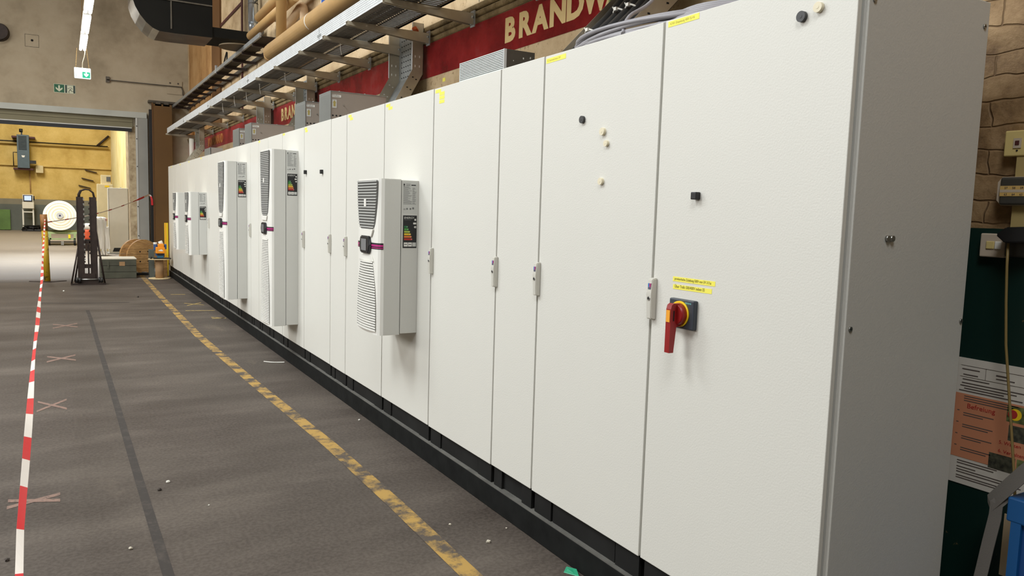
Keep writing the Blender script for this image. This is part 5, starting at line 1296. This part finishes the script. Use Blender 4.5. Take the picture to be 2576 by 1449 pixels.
crumb(1.614, 3.271, 0.007, M_PEBBLE, 'small pale crumb near the largest one')
crumb(1.843, 3.11, 0.005, M_PEBBLE, 'tiny white crumb close to the black base frame')
crumb(1.832, 5.241, 0.008, M_WHITE, 'white crumb on the floor below the nearest cooling unit')
crumb(0.468, 4.481, 0.010, M_WHITE, 'white crumb right of the tyre mark')
crumb(0.415, 4.373, 0.011, M_PEBBLED, 'dark crumb right of the tyre mark')
crumb(0.226, 3.665, 0.009, M_PEBBLE, 'pale crumb left of the tyre mark, near the picture bottom')
crumb(0.613, 4.04, 0.005, M_WHITE, 'tiny white crumb between tyre mark and yellow line')
crumb(-0.239, 3.773, 0.010, M_PEBBLED, 'dark crumb at the lower left picture edge')
crumb(-0.009, 14.709, 0.014, M_WHITE, 'white crumb on the floor before the yellow post')
crumb(1.017, 13.528, 0.018, M_PEBBLED, 'dark crumb on the floor before the crate')
cable([(1.679, 7.62, 0.006), (1.74, 7.56, 0.005), (1.80, 7.53, 0.005), (1.852, 7.50, 0.008)], 0.005, M_TIE, 'white cable tie lying on the floor below the second cooling unit', 'cable tie', None, 'cable_tie', 6)
b = MB(M_TEALSCRAP); b.prism([(0, 0, 0), (0.035, -0.06, 0), (0.05, -0.02, 0.010), (0.02, 0.012, 0.014)], (0.003, 0.0, 0.003)); o = b.build('plastic_scrap'); o.location = (1.835, 2.60, 0.001); tag(o, 'green plastic scrap on the floor at the bottom picture edge', 'scrap')

# ------------------------------------------------------------------ light
def area(name, loc, target, sx, sy_, power, col=(1, 1, 1), spread=None):
    l = bpy.data.lights.new(name, 'AREA'); l.shape = 'RECTANGLE'; l.size = sx; l.size_y = sy_; l.energy = power; l.color = col
    if spread: l.spread = math.radians(spread)
    o = bpy.data.objects.new(name, l); COL.objects.link(o); o.location = loc
    o.rotation_euler = (Vector(target)-Vector(loc)).to_track_quat('-Z', 'Y').to_euler(); return o
# unseen lights over the hall, left of the aisle; last one is fill
area('overhead_light', (-3.2, 4.5, 7.6), (-0.5, 5.0, 0), 2.2, 3.2, 900, (0.92, 0.97, 1.0))
area('overhead_light', (-3.2, 9.5, 7.6), (-0.5, 9.0, 0), 2.2, 4.0, 900, (0.92, 0.97, 1.0), 150)
area('overhead_light', (-2.5, 15.0, 7.6), (0.3, 15.5, 0), 2.0, 3.0, 460, (1.0, 0.97, 0.92), 140)
area('overhead_light', (-1.5, -1.5, 7.4), (0.5, 3.5, 1), 2.2, 3.0, 620, (0.96, 0.98, 1.0))  # added fill from behind the camera for faces turned to the viewer
# unseen side lights added to brighten the cabinet doors
area('left_fill_light', (-8.8, 5.5, 4.0), (2, 5.5, 1.5), 7.0, 3.0, 950, (0.97, 0.97, 0.96))
area('left_fill_light', (-8.8, 13.5, 4.0), (2, 13.0, 1.5), 6.0, 3.0, 650, (1.0, 0.97, 0.92))
# unseen lights in the room beyond the gate; first makes the floor patch
area('far_room_light', (-0.6, 26.0, 7.9), (-0.6, 21.5, 0), 4.5, 1.6, 760, (0.90, 0.95, 1.0), 55)
area('far_room_light', (-2.2, 24.5, 7.9), (0.2, 29.5, 0.8), 2.5, 2.0, 1150, (1.0, 0.98, 0.94), 90)  # added to whiten the front of the fabric roll
area('far_room_light', (-1.5, 33.0, 7.9), (2.1, 34.0, 3.5), 2.5, 3.0, 1200, (1.0, 0.97, 0.90))
area('far_room_light', (-2.5, 36.0, 7.8), (-0.5, 40.0, 2.0), 3.0, 3.0, 1200, (1.0, 0.96, 0.90))
w = bpy.data.worlds.new('world'); sc.world = w; w.use_nodes = True
w.node_tree.nodes['Background'].inputs[0].default_value = (0.5, 0.5, 0.5, 1); w.node_tree.nodes['Background'].inputs[1].default_value = 0.05

vs_ = sc.view_settings
vs_.view_transform = 'Standard'; vs_.look = 'None'; vs_.gamma = 1.0; vs_.use_curve_mapping = False
vs_.exposure = -0.85
sc.cycles.max_bounces = 8
